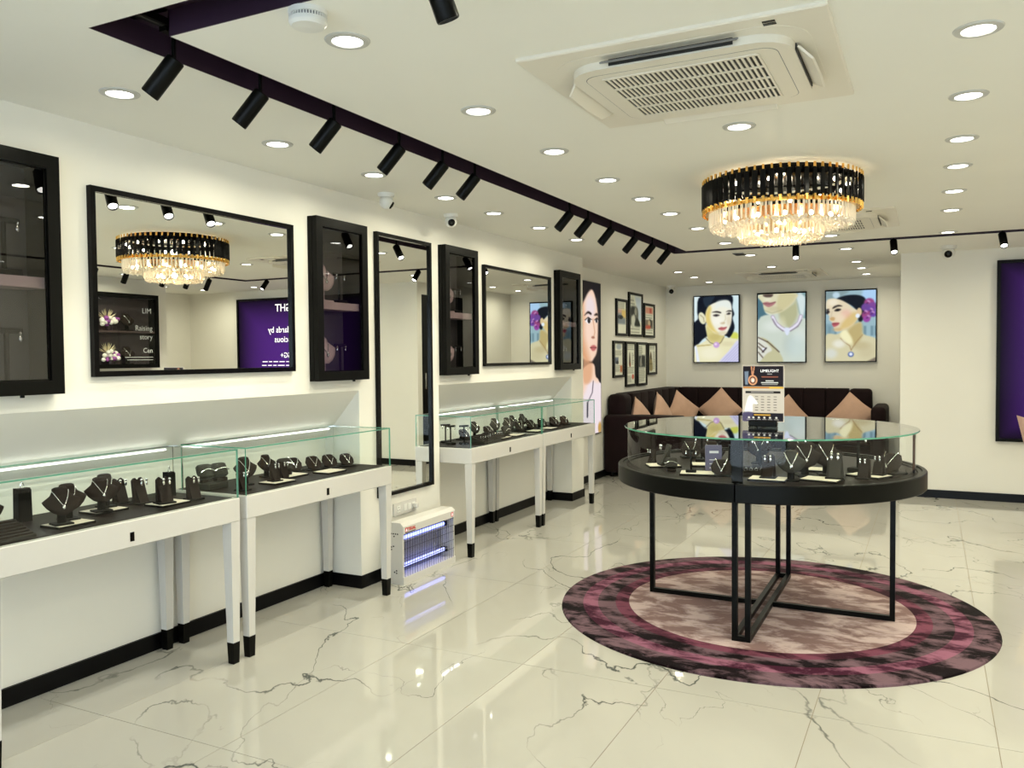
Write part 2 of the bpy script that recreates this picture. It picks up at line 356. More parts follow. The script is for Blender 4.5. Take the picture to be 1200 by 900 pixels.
# ceiling with the recessed light channel
GX0, GX1, GY0, GY1, GW, GD = .848, 4.45, 1.576, 7.545, .152, .075
def cells(us, vs, holes, put):
    for a, b in zip(us[:-1], us[1:]):
        for c, d in zip(vs[:-1], vs[1:]):
            mu, mv = (a+b)/2, (c+d)/2
            if not any(h[0] < mu < h[1] and h[2] < mv < h[3] for h in holes): put(a, b, c, d)
cb = MB()
gh = [(GX0, GX1, GY0, GY0+GW), (GX0, GX1, GY1-GW, GY1), (GX0, GX0+GW, GY0, GY1), (GX1-GW, GX1, GY0, GY1)]
cells([-.45, GX0, GX0+GW, GX1-GW, GX1, 6.75], [YF-.1, GY0, GY0+GW, GY1-GW, GY1, YB+.1], gh, lambda a,b,c,d: cb.box(a,b,c,d,ZC,ZC+GD))
cb.box(-.45, 6.75, YF-.1, YB+.1, ZC+GD+.012, ZC+GD+.08)
struct('ceiling', cb, CEIL, smooth=False)
pb = MB(); e = .004
for (a,b,c,d) in gh: pb.box(a, b, c, d, ZC+GD, ZC+GD+.012)
pb.box(GX0, GX1, GY0, GY0+e, ZC+.0005, ZC+GD); pb.box(GX0, GX1, GY1-e, GY1, ZC+.0005, ZC+GD); pb.box(GX0, GX0+e, GY0, GY1, ZC+.0005, ZC+GD); pb.box(GX1-e, GX1, GY0, GY1, ZC+.0005, ZC+GD)
i0, i1, j0, j1 = GX0+GW, GX1-GW, GY0+GW, GY1-GW
pb.box(i0-e, i1+e, j0-e, j0, ZC+.0005, ZC+GD); pb.box(i0-e, i1+e, j1, j1+e, ZC+.0005, ZC+GD); pb.box(i0-e, i0, j0-e, j1+e, ZC+.0005, ZC+GD); pb.box(i1, i1+e, j0-e, j1+e, ZC+.0005, ZC+GD)
struct('trim_1', pb, PURP, smooth=False)
# left wall: upper wall, pilasters, niches with slanted soffits
CABS = [(1.02, 2.028), (3.478, 3.925), (4.79, 5.238), (6.716, 7.194)]; CZ0, CZ1 = 1.225, 2.105
wb = MB(); ycuts = sorted([YF] + [v for c in CABS for v in (c[0]+.02, c[1]-.02)] + [7.396])
cells(ycuts, [1.16, CZ0+.02, CZ1-.02, ZC], [(c[0]+.02, c[1]-.02, CZ0+.02, CZ1-.02) for c in CABS], lambda a,b,c,d: wb.box(NB, 0, a, b, c, d))
P1, P2, P0 = (3.904, 4.781), (7.105, 7.396), (YF, .45)
struct('wall_left', wb, WALL, smooth=False)
for a, b in (P0, P1, P2): struct('wall_left_pilaster', MB().box(NB, 0, a, b, 0, 1.16), WALL, smooth=False)
for a, b in ((P0[1], P1[0]), (P1[1], P2[0])): struct('wall_left_soffit', MB().prism([(0,1.16),(NB,.885),(NB,1.16)], 1, a, b), WALL, smooth=False)
struct('wall_left_recess', MB().box(-.45, NB, YF, 7.396, 0, ZC), WALL, smooth=False)
struct('wall_alcove', MB().box(-.45, -.292, 7.396, YB, 0, ZC), WALL, smooth=False)
struct('wall_back', MB().box(-.45, 6.75, YB, YB+.1, 0, ZC), WALL, smooth=False)
struct('wall_divider', MB().box(2.712, 6.6, 8.64, 8.76, 0, ZC).box(2.712, 2.83, 8.76, YB, 0, ZC), WALL, smooth=False)
struct('wall_right', MB().box(XR, XR+.25, YF, 7.10, 0, ZC).box(XR+.25, 6.6, 6.98, 7.10, 0, ZC).box(6.6, 6.75, 6.9, YB, 0, ZC), WALL, smooth=False)
struct('wall_front', MB().box(-.45, .35, YF-.1, YF, 0, ZC).box(5.2, 6.75, YF-.1, YF, 0, ZC).box(.35, 5.2, YF-.1, YF, 2.12, ZC), WALL, smooth=False)
wn = struct('window_1', MB().box(.35, 5.2, YF-.07, YF-.03, 0, .05).box(.35, 5.2, YF-.07, YF-.03, 2.07, 2.12).box(.35,.4,YF-.07,YF-.03,.05,2.07).box(5.15,5.2,YF-.07,YF-.03,.05,2.07).box(1.95,2.0,YF-.07,YF-.03,.05,2.07).box(3.55,3.6,YF-.07,YF-.03,.05,2.07), BLK, smooth=False)
for a, b in ((.4,1.95),(2.0,3.55),(3.6,5.15)): MB().box(a, b, YF-.055, YF-.045, .05, 2.07).build('pane', WIN, wn, smooth=False)
bh, bt = .075, .012
sk = MB()
for a, b in ((P0[1], P1[0]), (P1[1], P2[0])): sk.box(NB, NB+bt, a, b, 0, bh)
for a, b in (P0, P1, P2): sk.box(0, .006, a, b+.006 if b > 7 else b, 0, bh)
for a, b in (P1, P2): sk.box(NB, .006, a-.006, a, 0, bh)
for y in (P1[1], P0[1]): sk.box(NB, .006, y, y+.006, 0, bh)
sk.box(-.292, .006, 7.396, 7.408, 0, bh)
struct('baseboard_left', sk, SKIRT, smooth=False)
struct('baseboard_alcove', MB().box(-.292, -.28, 7.408, YB, 0, bh), SKIRT, smooth=False)
struct('baseboard_back', MB().box(-.28, 2.712, YB-.012, YB, 0, bh), SKIRT, smooth=False)
struct('baseboard_divider', MB().box(2.70, 6.6, 8.628, 8.64, 0, bh).box(2.70, 2.712, 8.64, 8.735, 0, bh).box(2.70, 2.712, 9.625, YB-.012, 0, bh), SKIRT, smooth=False)
struct('baseboard_right', MB().box(XR-.012, XR, YF, 7.112, 0, bh).box(XR, 6.588, 7.10, 7.112, 0, bh).box(6.588, 6.6, 7.112, 8.628, 0, bh), SKIRT, smooth=False)

# ================================================================== CEILING FIXTURES
dl = thing('ceiling_light', 'x', 'ceiling light'); du = [False]
MB().lathe([(.043,-.001),(.046,-.006),(.064,-.004),(.067,0)], 28).build('trim_ring', mat('grey trim ring', (.5,.5,.47), .4, var=.02), dl, local=True)
MB().lathe([(.0001,-.0025),(.044,-.0025)], 28).build('diffuser', DIFF, dl, local=True)
CNT = {}
NTH = ['first','second','third','fourth','fifth','sixth','seventh','eighth','ninth']
def downlight(x, y, label, group, w=1.0):
    CNT[group] = CNT.get(group, 0)+1
    if label.endswith('#'): label = label[:-1]+NTH[CNT[group]-1]+' from the shopfront end'
    o = place(dl, du, (x, y, ZC), 0, label, group)
    li = bpy.data.lights.new('downlight_lamp', 'AREA'); li.shape = 'DISK'; li.size = .08; li.energy = DOWN_W*w; li.color = DOWN_C; li.spread = math.radians(165)
    lo = bpy.data.objects.new('downlight_lamp', li); COL.objects.link(lo); lo.parent = o; lo.location = (0,0,-.008)
Y7 = [2.005, 2.79, 3.49, 4.19, 4.79, 5.49, 6.20]
for y in Y7: downlight(.43, y, 'round downlight between black track channel and mirror wall, #', 'downlights along the mirror wall')
for y in [1.99, 2.78, 3.49, 4.19, 4.79, 5.38, 6.1, 7.02]: downlight(1.43, y, 'round downlight in the row between track channel and chandelier, #', 'downlights beside the long track')
for y in [1.99, 3.475, 7.0]: downlight(2.26, y, 'round downlight in line with the chandelier, #', 'downlights in line with the chandelier')
for y in [1.99, 2.77, 3.46, 4.14, 4.73, 5.45, 6.16, 7.28]: downlight(3.08, y, 'round downlight in the row beyond the air conditioner, #', 'downlights on the far side of the air conditioner')
for y in [1.99, 2.77, 3.46, 4.14, 4.8, 5.45, 6.16]: downlight(3.95, y, 'round downlight near the ceiling channel opposite the mirrors, #', 'added downlights opposite the mirrors')  # row filled out with added lamps to brighten the room in the mirrors
for y in [2.0, 2.79, 3.49, 4.19, 4.79, 5.49, 6.2]: downlight(4.87, y, 'round downlight along the wall opposite the mirrors, #', 'added downlights along the wall opposite the mirrors')  # lamps added along this wall so its reflection is brighter
for x, ysr, nm in ((.43, (9.2,9.92,10.66), 'by the framed clippings'), (1.45, (7.99,9.16), 'before the necklace screen'), (2.29, (7.95,9.11,9.83,10.6), 'before the flower-portrait screen')):
    for y in ysr: downlight(x, y, 'round downlight in the sofa corner row '+nm+', #', 'downlights in the sofa corner '+nm)
for x, y in [(4.0,8.15),(4.9,8.15),(5.8,8.15),(5.8,7.5)]: downlight(x, y, 'round recessed downlight by the purple panel', 'added downlights by the purple panel')  # added fill lamps, lifting the dark recess that the wide mirror reflects
for y in (.3, -.9):
    for x in (1.43, 3.08, 4.5): downlight(x, y, 'round recessed downlight near the shopfront glass', 'downlights near the shopfront')

# track rails in the channel
tz = ZC+GD
for nm, lab, bx in (('track_rail','black track rail in the channel parallel to the mirror wall',(.915,.95,GY0+.01,GY1-.01)), ('track_rail','black track rail in the channel running across above the sofa corner side',(.95,4.35,7.46,7.495)), ('track_rail','black track rail in the channel opposite the mirrors',(4.35,4.385,GY0+.01,GY1-.01)), ('track_rail','black track rail in the channel nearest the shopfront',(.95,4.35,1.63,1.665))):
    x0,x1,y0,y1 = bx; r = thing(nm, lab, 'track rail', ((x0+x1)/2,(y0+y1)/2,tz))
    MB().box(x0,x1,y0,y1,tz-.02,tz).build('rail', BLK, r, smooth=False)
    cuts = MB()
    if x1-x0 < y1-y0: cuts.box(x0+.012,x1-.012,y0,y1,tz-.021,tz-.0195)
    else: cuts.box(x0,x1,y0+.012,y1-.012,tz-.021,tz-.0195)
    cuts.build('slot', ACD, r, smooth=False)

# spotlights
def rot_to(d):
    d = Vector(d).normalized(); return Vector((0,0,-1)).rotation_difference(d).to_matrix().to_4x4()
LENS = emitmat('spot lens', (1,.97,.9), 6)
def make_spot(d, drop):
    t = thing('spotlight', 'x', 'spotlight')
    MB().box(-.014,.014,-.04,.04,-.035,-.018).build('track_adapter', BLK, t, local=True, smooth=False)
    MB().cyl((0,0,-.03),(0,0,-drop-.005),.007,10).sphere((0,0,-drop),.012,10,6).build('stem', BLK, t, local=True)
    Mr = Matrix.Translation((0,0,-drop)) @ rot_to(d)
    can = MB().lathe([(.0001,.012),(.025,.012),(.028,.008),(.028,-.118),(.0265,-.122),(.024,-.122),(.022,-.110),(.0001,-.110)], 24).xf(Mr).build('can', BLK, t, local=True)
    MB().lathe([(.0001,-.1125),(.0218,-.1125)], 20).xf(Mr).build('lens', LENS, can, local=True)
    return t
def spot(proto, used, x, y, d, label, group, drop, ang=52, w=1.0):
    o = place(proto, used, (x, y, tz), 0, label, group)
    li = bpy.data.lights.new('spot_lamp', 'SPOT'); li.energy = SPOT_W*w; li.color = SPOT_C; li.spot_size = math.radians(ang); li.spot_blend = .6; li.shadow_soft_size = .022
    lo = bpy.data.objects.new('spot_lamp', li); COL.objects.link(lo); lo.parent = o
    lo.matrix_local = Matrix.Translation((0,0,-drop)) @ rot_to(d) @ Matrix.Translation((0,0,-.126))
dA = (-.57, -.27, -.78)
sp = make_spot(dA, .115); su = [False]
NUM = ['first','second','third','fourth','fifth','sixth','seventh','eighth','ninth','tenth','eleventh','twelfth']
SPY = [1.80, 2.16, 2.55, 2.985, 3.34, 3.645, 4.86, 5.18, 5.62, 6.15, 6.61, 7.05]
for y in SPY:
    nth = SPY.index(y)+1
    spot(sp, su, .93, y, dA, 'black spotlight aimed at the mirror wall, '+NUM[nth-1]+' along the track from the smoke-alarm corner', 'spotlights aimed at the mirror wall', .115)
dB = (.08, -.62, -.78); sp2 = make_spot(dB, .10); su2 = [False]
for k, x in enumerate((1.93, 2.69, 3.455, 4.05)): spot(sp2, su2, x, 7.477, dB, 'black spotlight with lit lens on the cross track, '+NUM[k]+' from the mirror wall', 'spotlights on the cross track', .10, w=.5)
dC = (.5, .0, -.85); sp3 = make_spot(dC, .115); su3 = [False]
for k, y in enumerate((2.2, 3.1, 4.0, 5.46, 5.82, 6.29, 6.61, 6.9)): spot(sp3, su3, 4.367, y, dC, 'black spotlight on the track opposite the mirrors, '+NUM[k]+' from the shopfront end', 'spotlights on the track opposite the mirrors', .115)
dD = (.2, .35, -.92); sp4 = make_spot(dD, .11); su4 = [False]
for k, x in enumerate((1.93, 3.2)): spot(sp4, su4, x, 1.647, dD, 'black spotlight on the track nearest the shopfront, '+NUM[k]+' from the mirror wall', 'spotlights on the front track', .11, w=.5)

# cassette air conditioners
def make_ac():
    t = thing('air_conditioner', 'x', 'air conditioner')
    hw, hd = .46, .43
    fr = MB(); fr.rbox(-hw, hw, -hd, hd, -.026, .004, .005, 1).build('panel', ACP, t, local=True)
    # recessed outlet ring (dark) and raised inner panel with cut corners
    def ring(r, k): return [(hx*r[0]+0, hy*r[1]) for hx, hy in k]
    def octo(a, b, c, n=5):
        P = []
        for sx, sy, st in ((1,1,0),(-1,1,1),(-1,-1,2),(1,-1,3)):
            for i in range(n+1):
                an = st*PI/2+PI/2*i/n; P.append((sx*(a-c)+c*math.cos(an), sy*(b-c)+c*math.sin(an)))
        return P
    MB().prism(octo(.395,.365,.14), 2, -.0275, -.02).build('outlet_recess', ACP, t, local=True)
    ins = MB().prism(octo(.345,.315,.11), 2, -.062, -.02).build('inner_panel', ACP, t, local=True)
    MB().prism(octo(.30,.262,.05), 2, -.0635, -.062).prism(octo(.302,.264,.05), 2, -.0625, -.0622, mi=1).build('intake_door', [ACP, ACG], t, local=True)
    gr = MB().box(-.245,.245,-.225,.225,-.0645,-.0632).build('grille_back', ACD, t, local=True)
    sl = None; n = 30
    me = MB().box(-.0038,.0038,-.225,.225,-.0685,-.0645).mesh('slat', ACP, smooth=False)
    for i in range(n+1): link('slat', me, t, (-.245+.49*i/n,0,0))
    me = MB().box(-.245,.245,-.006,.006,-.0692,-.0645).mesh('crossbar', ACP, smooth=False)
    for i in range(5): link('crossbar', me, t, (0,-.225+.45*i/4,0))
    # flaps: long side nearest and both ends stand open
    MB().rbox(-.21,.21,-.012,.012,-.004,.004,.003,1).xf(Matrix.Translation((0,-.342,-.047)) @ Matrix.Rotation(.6,4,'X')).build('flap', ACG, t, local=True)
    MB().rbox(-.21,.21,-.03,.03,-.004,.004,.003,1).xf(Matrix.Translation((0,.345,-.052)) @ Matrix.Rotation(-.5,4,'X')).build('flap', ACP, t, local=True)
    for s in (-1, 1):
        MB().prism([(-.028,-.19),(.028,-.15),(.034,0),(.028,.15),(-.028,.19)], 2, -.004, .004).xf(Matrix.Translation((s*.372,0,-.062)) @ Matrix.Rotation(s*.85,4,'Y') @ Matrix.Scale(s,4,(1,0,0))).build('flap', ACP, t, local=True)
        MB().box(s*.345-.004*s, s*.349, -.19,.19,-.055,-.0275).build('outlet_slot', ACD, t, local=True, smooth=False)
    MB().box(-.19,.19,-.322,-.318,-.055,-.0275).build('outlet_slot', ACD, t, local=True, smooth=False)
    MB().box(.285,.32,-.395,-.383,-.0275,-.0255).box(.285,.32,-.378,-.362,-.0275,-.0255).build('sensor_window', BLKG, t, local=True, smooth=False)
    return t
ac = make_ac(); au = [False]
place(ac, au, (2.255, 2.786, ZC+.006), 0, 'large cream cassette air conditioner with louvred grille before the chandelier').scale = (1,1,.7)
place(ac, au, (2.30, 6.25, ZC+.006), 0, 'cream cassette air conditioner partly hidden behind the chandelier').scale = (1,1,.7)
place(ac, au, (1.43, 10.05, ZC+.006), 0, 'cream cassette air conditioner above the sofa corner').scale = (1,1,.7)

# chandelier
CH = (2.255, 4.56, ZC)
ch = thing('chandelier', 'round black and gold chandelier with two tiers of crystal rods', 'chandelier', CH)
MB().lathe([(.0001,-.02),(.32,-.02),(.33,-.014),(.33,0),(.0001,0)], 64).build('ceiling_plate', BLKG, ch, local=True)
MB().lathe([(.372,-.025),(.372,-.055)],64).lathe([(.36,-.025),(.36,-.055)],64).build('mounting_ring', BLKG, ch, local=True)
slm = MB().rbox(-.0135,.0135,-.005,.005,-.085,.045,.003,1).mesh('slat', BLKG, smooth=True)
capm = MB().box(-.005,.005,-.004,.004,.045,.068).mesh('gold_cap', GOLD, smooth=False)
capn = MB().box(-.006,.006,-.0065,.004,-.112,-.083).mesh('gold_foot', GOLD, smooth=False)
NS = 62
for i in range(NS):
    a = 2*PI*i/NS; s = link('slat', slm, ch, (.397*math.cos(a), .397*math.sin(a), -.08)); s.rotation_euler = (0,0,a-PI/2+.35)
    link('gold_cap', capm, s); link('gold_foot', capn, s)
MB().lathe([(.376,-.118),(.376,-.126)],64).lathe([(.376,-.176),(.352,-.180)],64).build('lower_ring', BLKG, ch, local=True)
MB().lathe([(.385,-.170),(.392,-.176),(.385,-.186),(.36,-.186),(.36,-.170),(.385,-.170)], 64).build('gold_rim', GOLD, ch, local=True)
rod1 = MB().lathe([(.0045,-.09),(.0055,-.05),(.0055,.0)], 6, cap=True).mesh('crystal_rod', CRYST, smooth=False)
for i in range(90):
    a = 2*PI*i/90; link('crystal_rod', rod1, ch, (.362*math.cos(a), .362*math.sin(a), -.165))
rod2 = MB().lathe([(.0045,-.075),(.0055,-.04),(.0055,.0)], 6, cap=True).mesh('crystal_rod', CRYST, smooth=False)
for i in range(56):
    a = 2*PI*i/56; link('crystal_rod', rod2, ch, (.212*math.cos(a), .212*math.sin(a), -.242))
MB().lathe([(.20,-.235),(.218,-.235),(.218,-.245),(.20,-.245),(.20,-.235)], 48).build('gold_rim', GOLD, ch, local=True)
dm = MB(); rr = random.Random(3)
for rad, n, z in ((.352,86,-.262),(.328,74,-.263),(.303,66,-.264),(.278,58,-.264),(.252,52,-.264),(.23,48,-.264),(.202,48,-.326),(.178,42,-.328),(.152,36,-.329),(.126,30,-.33),(.10,24,-.33),(.074,18,-.33),(.048,12,-.33),(.02,6,-.33)):
    for i in range(n):
        a = 2*PI*(i+rr.random()*.5)/n; c = (rad*math.cos(a), rad*math.sin(a), z+rr.uniform(-.006,.006)); r = .0105
        dm.add([(c[0]+r,c[1],c[2]),(c[0],c[1]+r,c[2]),(c[0]-r,c[1],c[2]),(c[0],c[1]-r,c[2]),(c[0],c[1],c[2]+r),(c[0],c[1],c[2]-r*1.3)], [(0,1,4),(1,2,4),(2,3,4),(3,0,4),(1,0,5),(2,1,5),(3,2,5),(0,3,5)])
tag(dm.build('crystal_drops', CRYST, ch, local=True, smooth=False), kind='stuff')
MB().lathe([(.0001,-.2),(.34,-.2)], 40).lathe([(.0001,-.255),(.195,-.255)], 32).build('gold_tray', GOLD, ch, local=True)
BULB = emitmat('warm bulb', (1,.88,.66), 22)
bm_ = MB().sphere((0,0,0),.011,10,6).mesh('bulb', BULB)
for i in range(14):
    a = 2*PI*i/14; link('bulb', bm_, ch, (.29*math.cos(a), .29*math.sin(a), -.235))
for i in range(8):
    a = 2*PI*i/8; link('bulb', bm_, ch, (.12*math.cos(a), .12*math.sin(a), -.295))
for i in range(12):
    a = 2*PI*i/12; link('bulb', bm_, ch, (.33*math.cos(a), .33*math.sin(a), -.07))
li = bpy.data.lights.new('chandelier_lamp', 'POINT'); li.energy = CHAND_W; li.color = CHAND_C; li.shadow_soft_size = .02
lo = bpy.data.objects.new('chandelier_lamp', li); COL.objects.link(lo); lo.parent = ch; lo.location = (0,0,-.285)
li = bpy.data.lights.new('chandelier_uplight', 'POINT'); li.energy = CHAND_W*2.2; li.color = CHAND_C; li.shadow_soft_size = .02
lo = bpy.data.objects.new('chandelier_uplight', li); COL.objects.link(lo); lo.parent = ch; lo.location = (0,0,-.11)

# dome cameras, smoke alarm, small ceiling grille
def dome(loc, aim, label, S=1.0):
    t = thing('dome_camera', label, 'camera', loc); t.scale = (S,)*3
    MB().lathe([(.0001,0),(.048,0),(.048,-.01),(.043,-.022),(.0001,-.022)], 28).build('mount', CAMW, t, local=True)
    d = Vector(aim).normalized(); c = Vector((0,0,-.048))
    MB().sphere(c, .040, 20, 12).build('ball', CAMW, t, local=True)
    Mr = Matrix.Translation(c) @ rot_to(d)
    e_ = MB().lathe([(.0001,-.043),(.017,-.042),(.022,-.037),(.024,-.030)], 20).xf(Mr).build('eye', BLKG, t, local=True)
    MB().lathe([(.0001,-.0442),(.007,-.0440)], 14).xf(Mr).build('lens', ACD, e_, local=True)
dome((.20,3.92,ZC), (.75,.55,-.6), 'white dome camera on the ceiling above the tall mirror, its lens turned away')
dome((.165,4.69,ZC), (.6,-.75,-.35), 'white dome camera above the narrow cabinet, its black lens facing the shopfront')
dome((-.16,10.98,ZC), (.4,-.85,-.35), 'white dome camera high in the sofa corner', 1.35)
dome((3.10,8.22,ZC), (-.05,-.9,-.25), 'white dome camera on the ceiling near the purple panel', 1.35)
t = thing('smoke_alarm', 'round white smoke alarm on the ceiling inside the channel corner', 'smoke alarm', (1.465,1.775,ZC))
MB().lathe([(.0001,0),(.052,0),(.052,-.014),(.0001,-.014)], 32).build('base', CAMW, t, local=True)
MB().lathe([(.046,-.014),(.046,-.024)], 32).build('sensor_band', ACG, t, local=True)
finm = MB().box(.044,.050,-.0016,.0016,-.024,-.014).mesh('fin', CAMW, smooth=False)
for i in range(40): f = link('fin', finm, t); f.rotation_euler = (0,0,2*PI*i/40)
MB().lathe([(.051,-.024),(.050,-.034),(.043,-.042),(.0001,-.044)], 32).build('cover', CAMW, t, local=True)
t = thing('ceiling_grille', 'small grey grille on the ceiling beyond the cross track', 'grille', (1.385,7.83,ZC))
MB().box(-.05,.05,-.09,.09,-.008,0).build('frame', CHROME, t, local=True, smooth=False)
fm = MB().box(-.044,.044,-.004,.004,-.011,-.008).mesh('fin', ACD, smooth=False)
for i in range(9): link('fin', fm, t, (0,-.075+.15*i/8,0))

# ================================================================== LEFT WALL: mirrors and cabinets
def wall_mirror(y0, y1, z0, z1, label, b=.022, dep=.025):
    t = thing('wall_mirror', label, 'mirror', (0, (y0+y1)/2, z0))
    for nm, bx in (('frame_rail',(y0,y1,z1-b,z1)),('frame_rail',(y0,y1,z0,z0+b)),('frame_stile',(y0,y0+b,z0+b,z1-b)),('frame_stile',(y1-b,y1,z0+b,z1-b))):
        MB().box(0.0005, dep, bx[0], bx[1], bx[2], bx[3]).build(nm, BLKG, t, smooth=False)
    MB().box(.001, .012, y0+b-.002, y1-b+.002, z0+b-.002, z1-b+.002).build('mirror_glass', MIRR, t, smooth=False)
wall_mirror(2.182, 3.343, 1.283, 2.036, 'wide black-framed wall mirror reflecting the chandelier')
wall_mirror(4.065, 4.672, .505, 2.10, 'tall full-length black-framed mirror above the insect zapper')
wall_mirror(5.40, 6.608, 1.278, 2.03, 'medium black-framed mirror between the two narrow cabinets past the tall mirror')

def bust_mesh(mb, s=1.0):
    mb.loft([(0,c,z,hw,t) for z,hw,t,c in BUST], 20, pw=1.85); return mb
BUST = [(.038,.014,.010,-.013),(.048,.036,.014,-.011),(.064,.053,.017,-.006),(.080,.064,.018,0),(.089,.067,.017,.003),(.098,.053,.017,.006),(.108,.037,.016,.010),(.122,.029,.015,.015),(.132,.027,.014,.018),(.136,.018,.008,.019)]
def bust_front(x, z):
    for (z0,h0,t0,c0),(z1,h1,t1,c1) in zip(BUST[:-1], BUST[1:]):
        if z0 <= z <= z1:
            k = (z-z0)/(z1-z0); h, t, c = h0+(h1-h0)*k, t0+(t1-t0)*k, c0+(c1-c0)*k
            return c-t*(1-min(1,abs(x)/h)**1.85)**(1/1.85)
    return 0
def necklace_obj(parent=None, big=False):
    t = thing('necklace', 'x', 'necklace')
    P = []
    for i in range(25):
        u = -1+2*i/24; x = .0285*u; z = .124-.052*(1-abs(u)**1.25); P.append((x, bust_front(x,z)-.0012, z))
    MB().tube(P, .0016 if not big else .0028, 6).build('chain', SILV, t, local=True)
    MB().sphere((0,bust_front(0,.066)-.002,.066), .0055 if not big else .008, 10, 6, sc=(1,.6,1.3)).build('pendant', SILV, t, local=True)
    return t
PROT = {}
def proto(kind):
    if kind in PROT: return PROT[kind]
    if kind.startswith('necklace_bust'):
        V = {'necklace_bust': VEL, 'necklace_bust_grey': VEL2, 'necklace_bust_pink': MAUVE}[kind]
        t = thing('necklace_bust', 'x', 'display bust')
        bust_mesh(MB()).build('bust', V, t, local=True)
        MB().loft([(0,.004,.006,.016,.013),(0,.004,.045,.015,.013)], 12).build('stem', VEL3 if V is not MAUVE else V, t, local=True)
        MB().rbox(-.034,.034,-.026,.034,0,.007,.002,1).build('base', VEL3 if V is not MAUVE else V, t, local=True)
    elif kind.startswith('earring_stand'):
        V = VEL if kind == 'earring_stand' else VEL2
        t = thing('earring_stand', 'x', 'earring stand')
        mb = MB(); pr = [(-.030,.004),(-.022,.004)]
        mb.prism([(-.028,.004),(.028,.004),(.021,.082),(.012,.090),(.004,.083),(-.004,.083),(-.012,.090),(-.021,.082)], 1, -.006, .006).xf(Matrix.Translation((0,.004,0)) @ Matrix.Rotation(-.22,4,'X'))
        mb.build('card', V, t, local=True)
        MB().prism([(-.016,.004),(.030,.004),(.016,.07)], 0, -.018, .018).build('wedge', V, t, local=True)
        MB().rbox(-.030,.030,-.022,.034,0,.006,.002,1).build('base', VEL3, t, local=True)
    elif kind == 'ring_tower':
        t = thing('ring_tower', 'x', 'ring stand')
        MB().prism([(-.026,.0),(.026,.0),(.024,.122),(-.024,.128)], 1, -.02, .02).build('tower', VEL3, t, local=True)
        MB().box(-.024,.024,-.014,.014,.122,.127).build('ring_slot', VEL, t, local=True, smooth=False)
    elif kind == 'bracelet_pillow':
        t = thing('bracelet_pillow', 'x', 'bracelet stand')
        MB().loft([(0,0,-.034,.030,.010),(0,0,-.028,.038,.017),(0,0,0,.040,.020),(0,0,.028,.038,.017),(0,0,.034,.030,.010)], 16, pw=3).xf(Matrix.Translation((0,.006,.052)) @ Matrix.Rotation(-.5,4,'X')).build('pillow', VEL2, t, local=True)
        MB().rbox(-.03,.03,-.02,.03,0,.018,.003,1).build('base', VEL, t, local=True)
    elif kind == 't_bar':
        t = thing('t_bar_stand', 'x', 'jewellery stand')
        MB().cyl((-.035,0,.128),(.035,0,.128),.007,12).build('bar', VEL3, t, local=True)
        MB().cyl((0,0,.012),(0,0,.126),.0055,10).build('post', VEL3, t, local=True)
        MB().rbox(-.03,.03,-.024,.024,0,.016,.003,1).build('base', VEL3, t, local=True)
    elif kind == 'ring_wedge':
        t = thing('ring_tray', 'x', 'ring tray')
        MB().prism([(-.055,.0),(.055,.0),(.055,.048),(-.055,.010)], 0, -.10, .10).build('wedge', VEL2, t, local=True)
        rm = MB().box(-.092,.092,-.0035,.0035,0,.006).mesh('ring_roll', VEL, smooth=False)
        for i in range(6):
            y = -.045+.09*i/5; link('ring_roll', rm, t, (0,y,.012+.036*i/5))
    elif kind == 'pad':
        t = thing('display_pad', 'x', 'display pad')
        MB().rbox(-.075,.075,-.055,.055,0,.008,.002,1).build('board', VEL3, t, local=True)
        MB().box(-.071,.071,-.051,.051,.008,.0095).build('suede', CREAM, t, local=True, smooth=False)
    elif kind == 'block':
        t = thing('display_block', 'x', 'display block')
        MB().rbox(-.06,.06,-.05,.05,0,.03,.003,1).build('block', VEL2, t, local=True)
        MB().box(-.05,.05,-.0508,-.05,.011,.013).build('seam', VEL3, t, local=True, smooth=False)
    elif kind == 'collar':
        t = thing('necklace_easel', 'x', 'display bust')
        MB().loft([(0,.028,.078,.020,.007),(0,.026,.073,.036,.010),(0,.010,.045,.052,.013),(0,-.008,.020,.045,.013),(0,-.016,.010,.025,.010)], 18, pw=2.3).build('collar', VEL, t, local=True)
        MB().prism([(-.012,.006),(.045,.006),(.030,.070)], 0, -.012, .012).build('strut', VEL3, t, local=True)
        MB().rbox(-.05,.05,-.03,.048,0,.007,.002,1).build('base', VEL3, t, local=True)
    elif kind == 'necklace': t = necklace_obj()
    elif kind == 'necklace_bold': t = necklace_obj(big=True)
    elif kind == 'earring':
        t = thing('earring', 'x', 'earring')
        MB().sphere((0,0,0),.0048,8,6).build('stud', SILV, t, local=True)
        MB().sphere((0,-.001,-.012),.0042,8,6,sc=(1,.6,1.9)).build('drop', SILV, t, local=True)
    elif kind == 'ring':
        t = thing('finger_ring', 'x', 'ring')
        MB().tube([(.0085*math.cos(2*PI*i/16),0,.009+.0085*math.sin(2*PI*i/16)) for i in range(16)], .0014, 6, closed=True).build('band', SILV, t, local=True)
        MB().sphere((0,0,.0195),.0038,8,5).build('stone', SILV, t, local=True)
    elif kind == 'bracelet':
        t = thing('bracelet', 'x', 'bracelet')
        MB().tube([(.043*math.cos(a)*1.0, .006-.0215+.004+.040*0+(-.003 if True else 0)-.0, .052+.0) for a in (0,)]+[(0,0,0)], .0001, 3)
        pts = [(-.036+.072*i/12, .006-.0195*math.cos(.0)-.002, .056+.012*math.sin(PI*i/12)-.006) for i in range(13)]
        MB().tube(pts, .0024, 6).build('links', SILV, t, local=True)
        MB().sphere((.0,-.019,.062),.0035,8,5).build('clasp', SILV, t, local=True)
    PROT[kind] = (t, [False]); return PROT[kind]
def put(kind, loc, rz, label, group, sc=None):
    t, u = proto(kind); return place(t, u, loc, rz, label, group, sc)
RECS = []
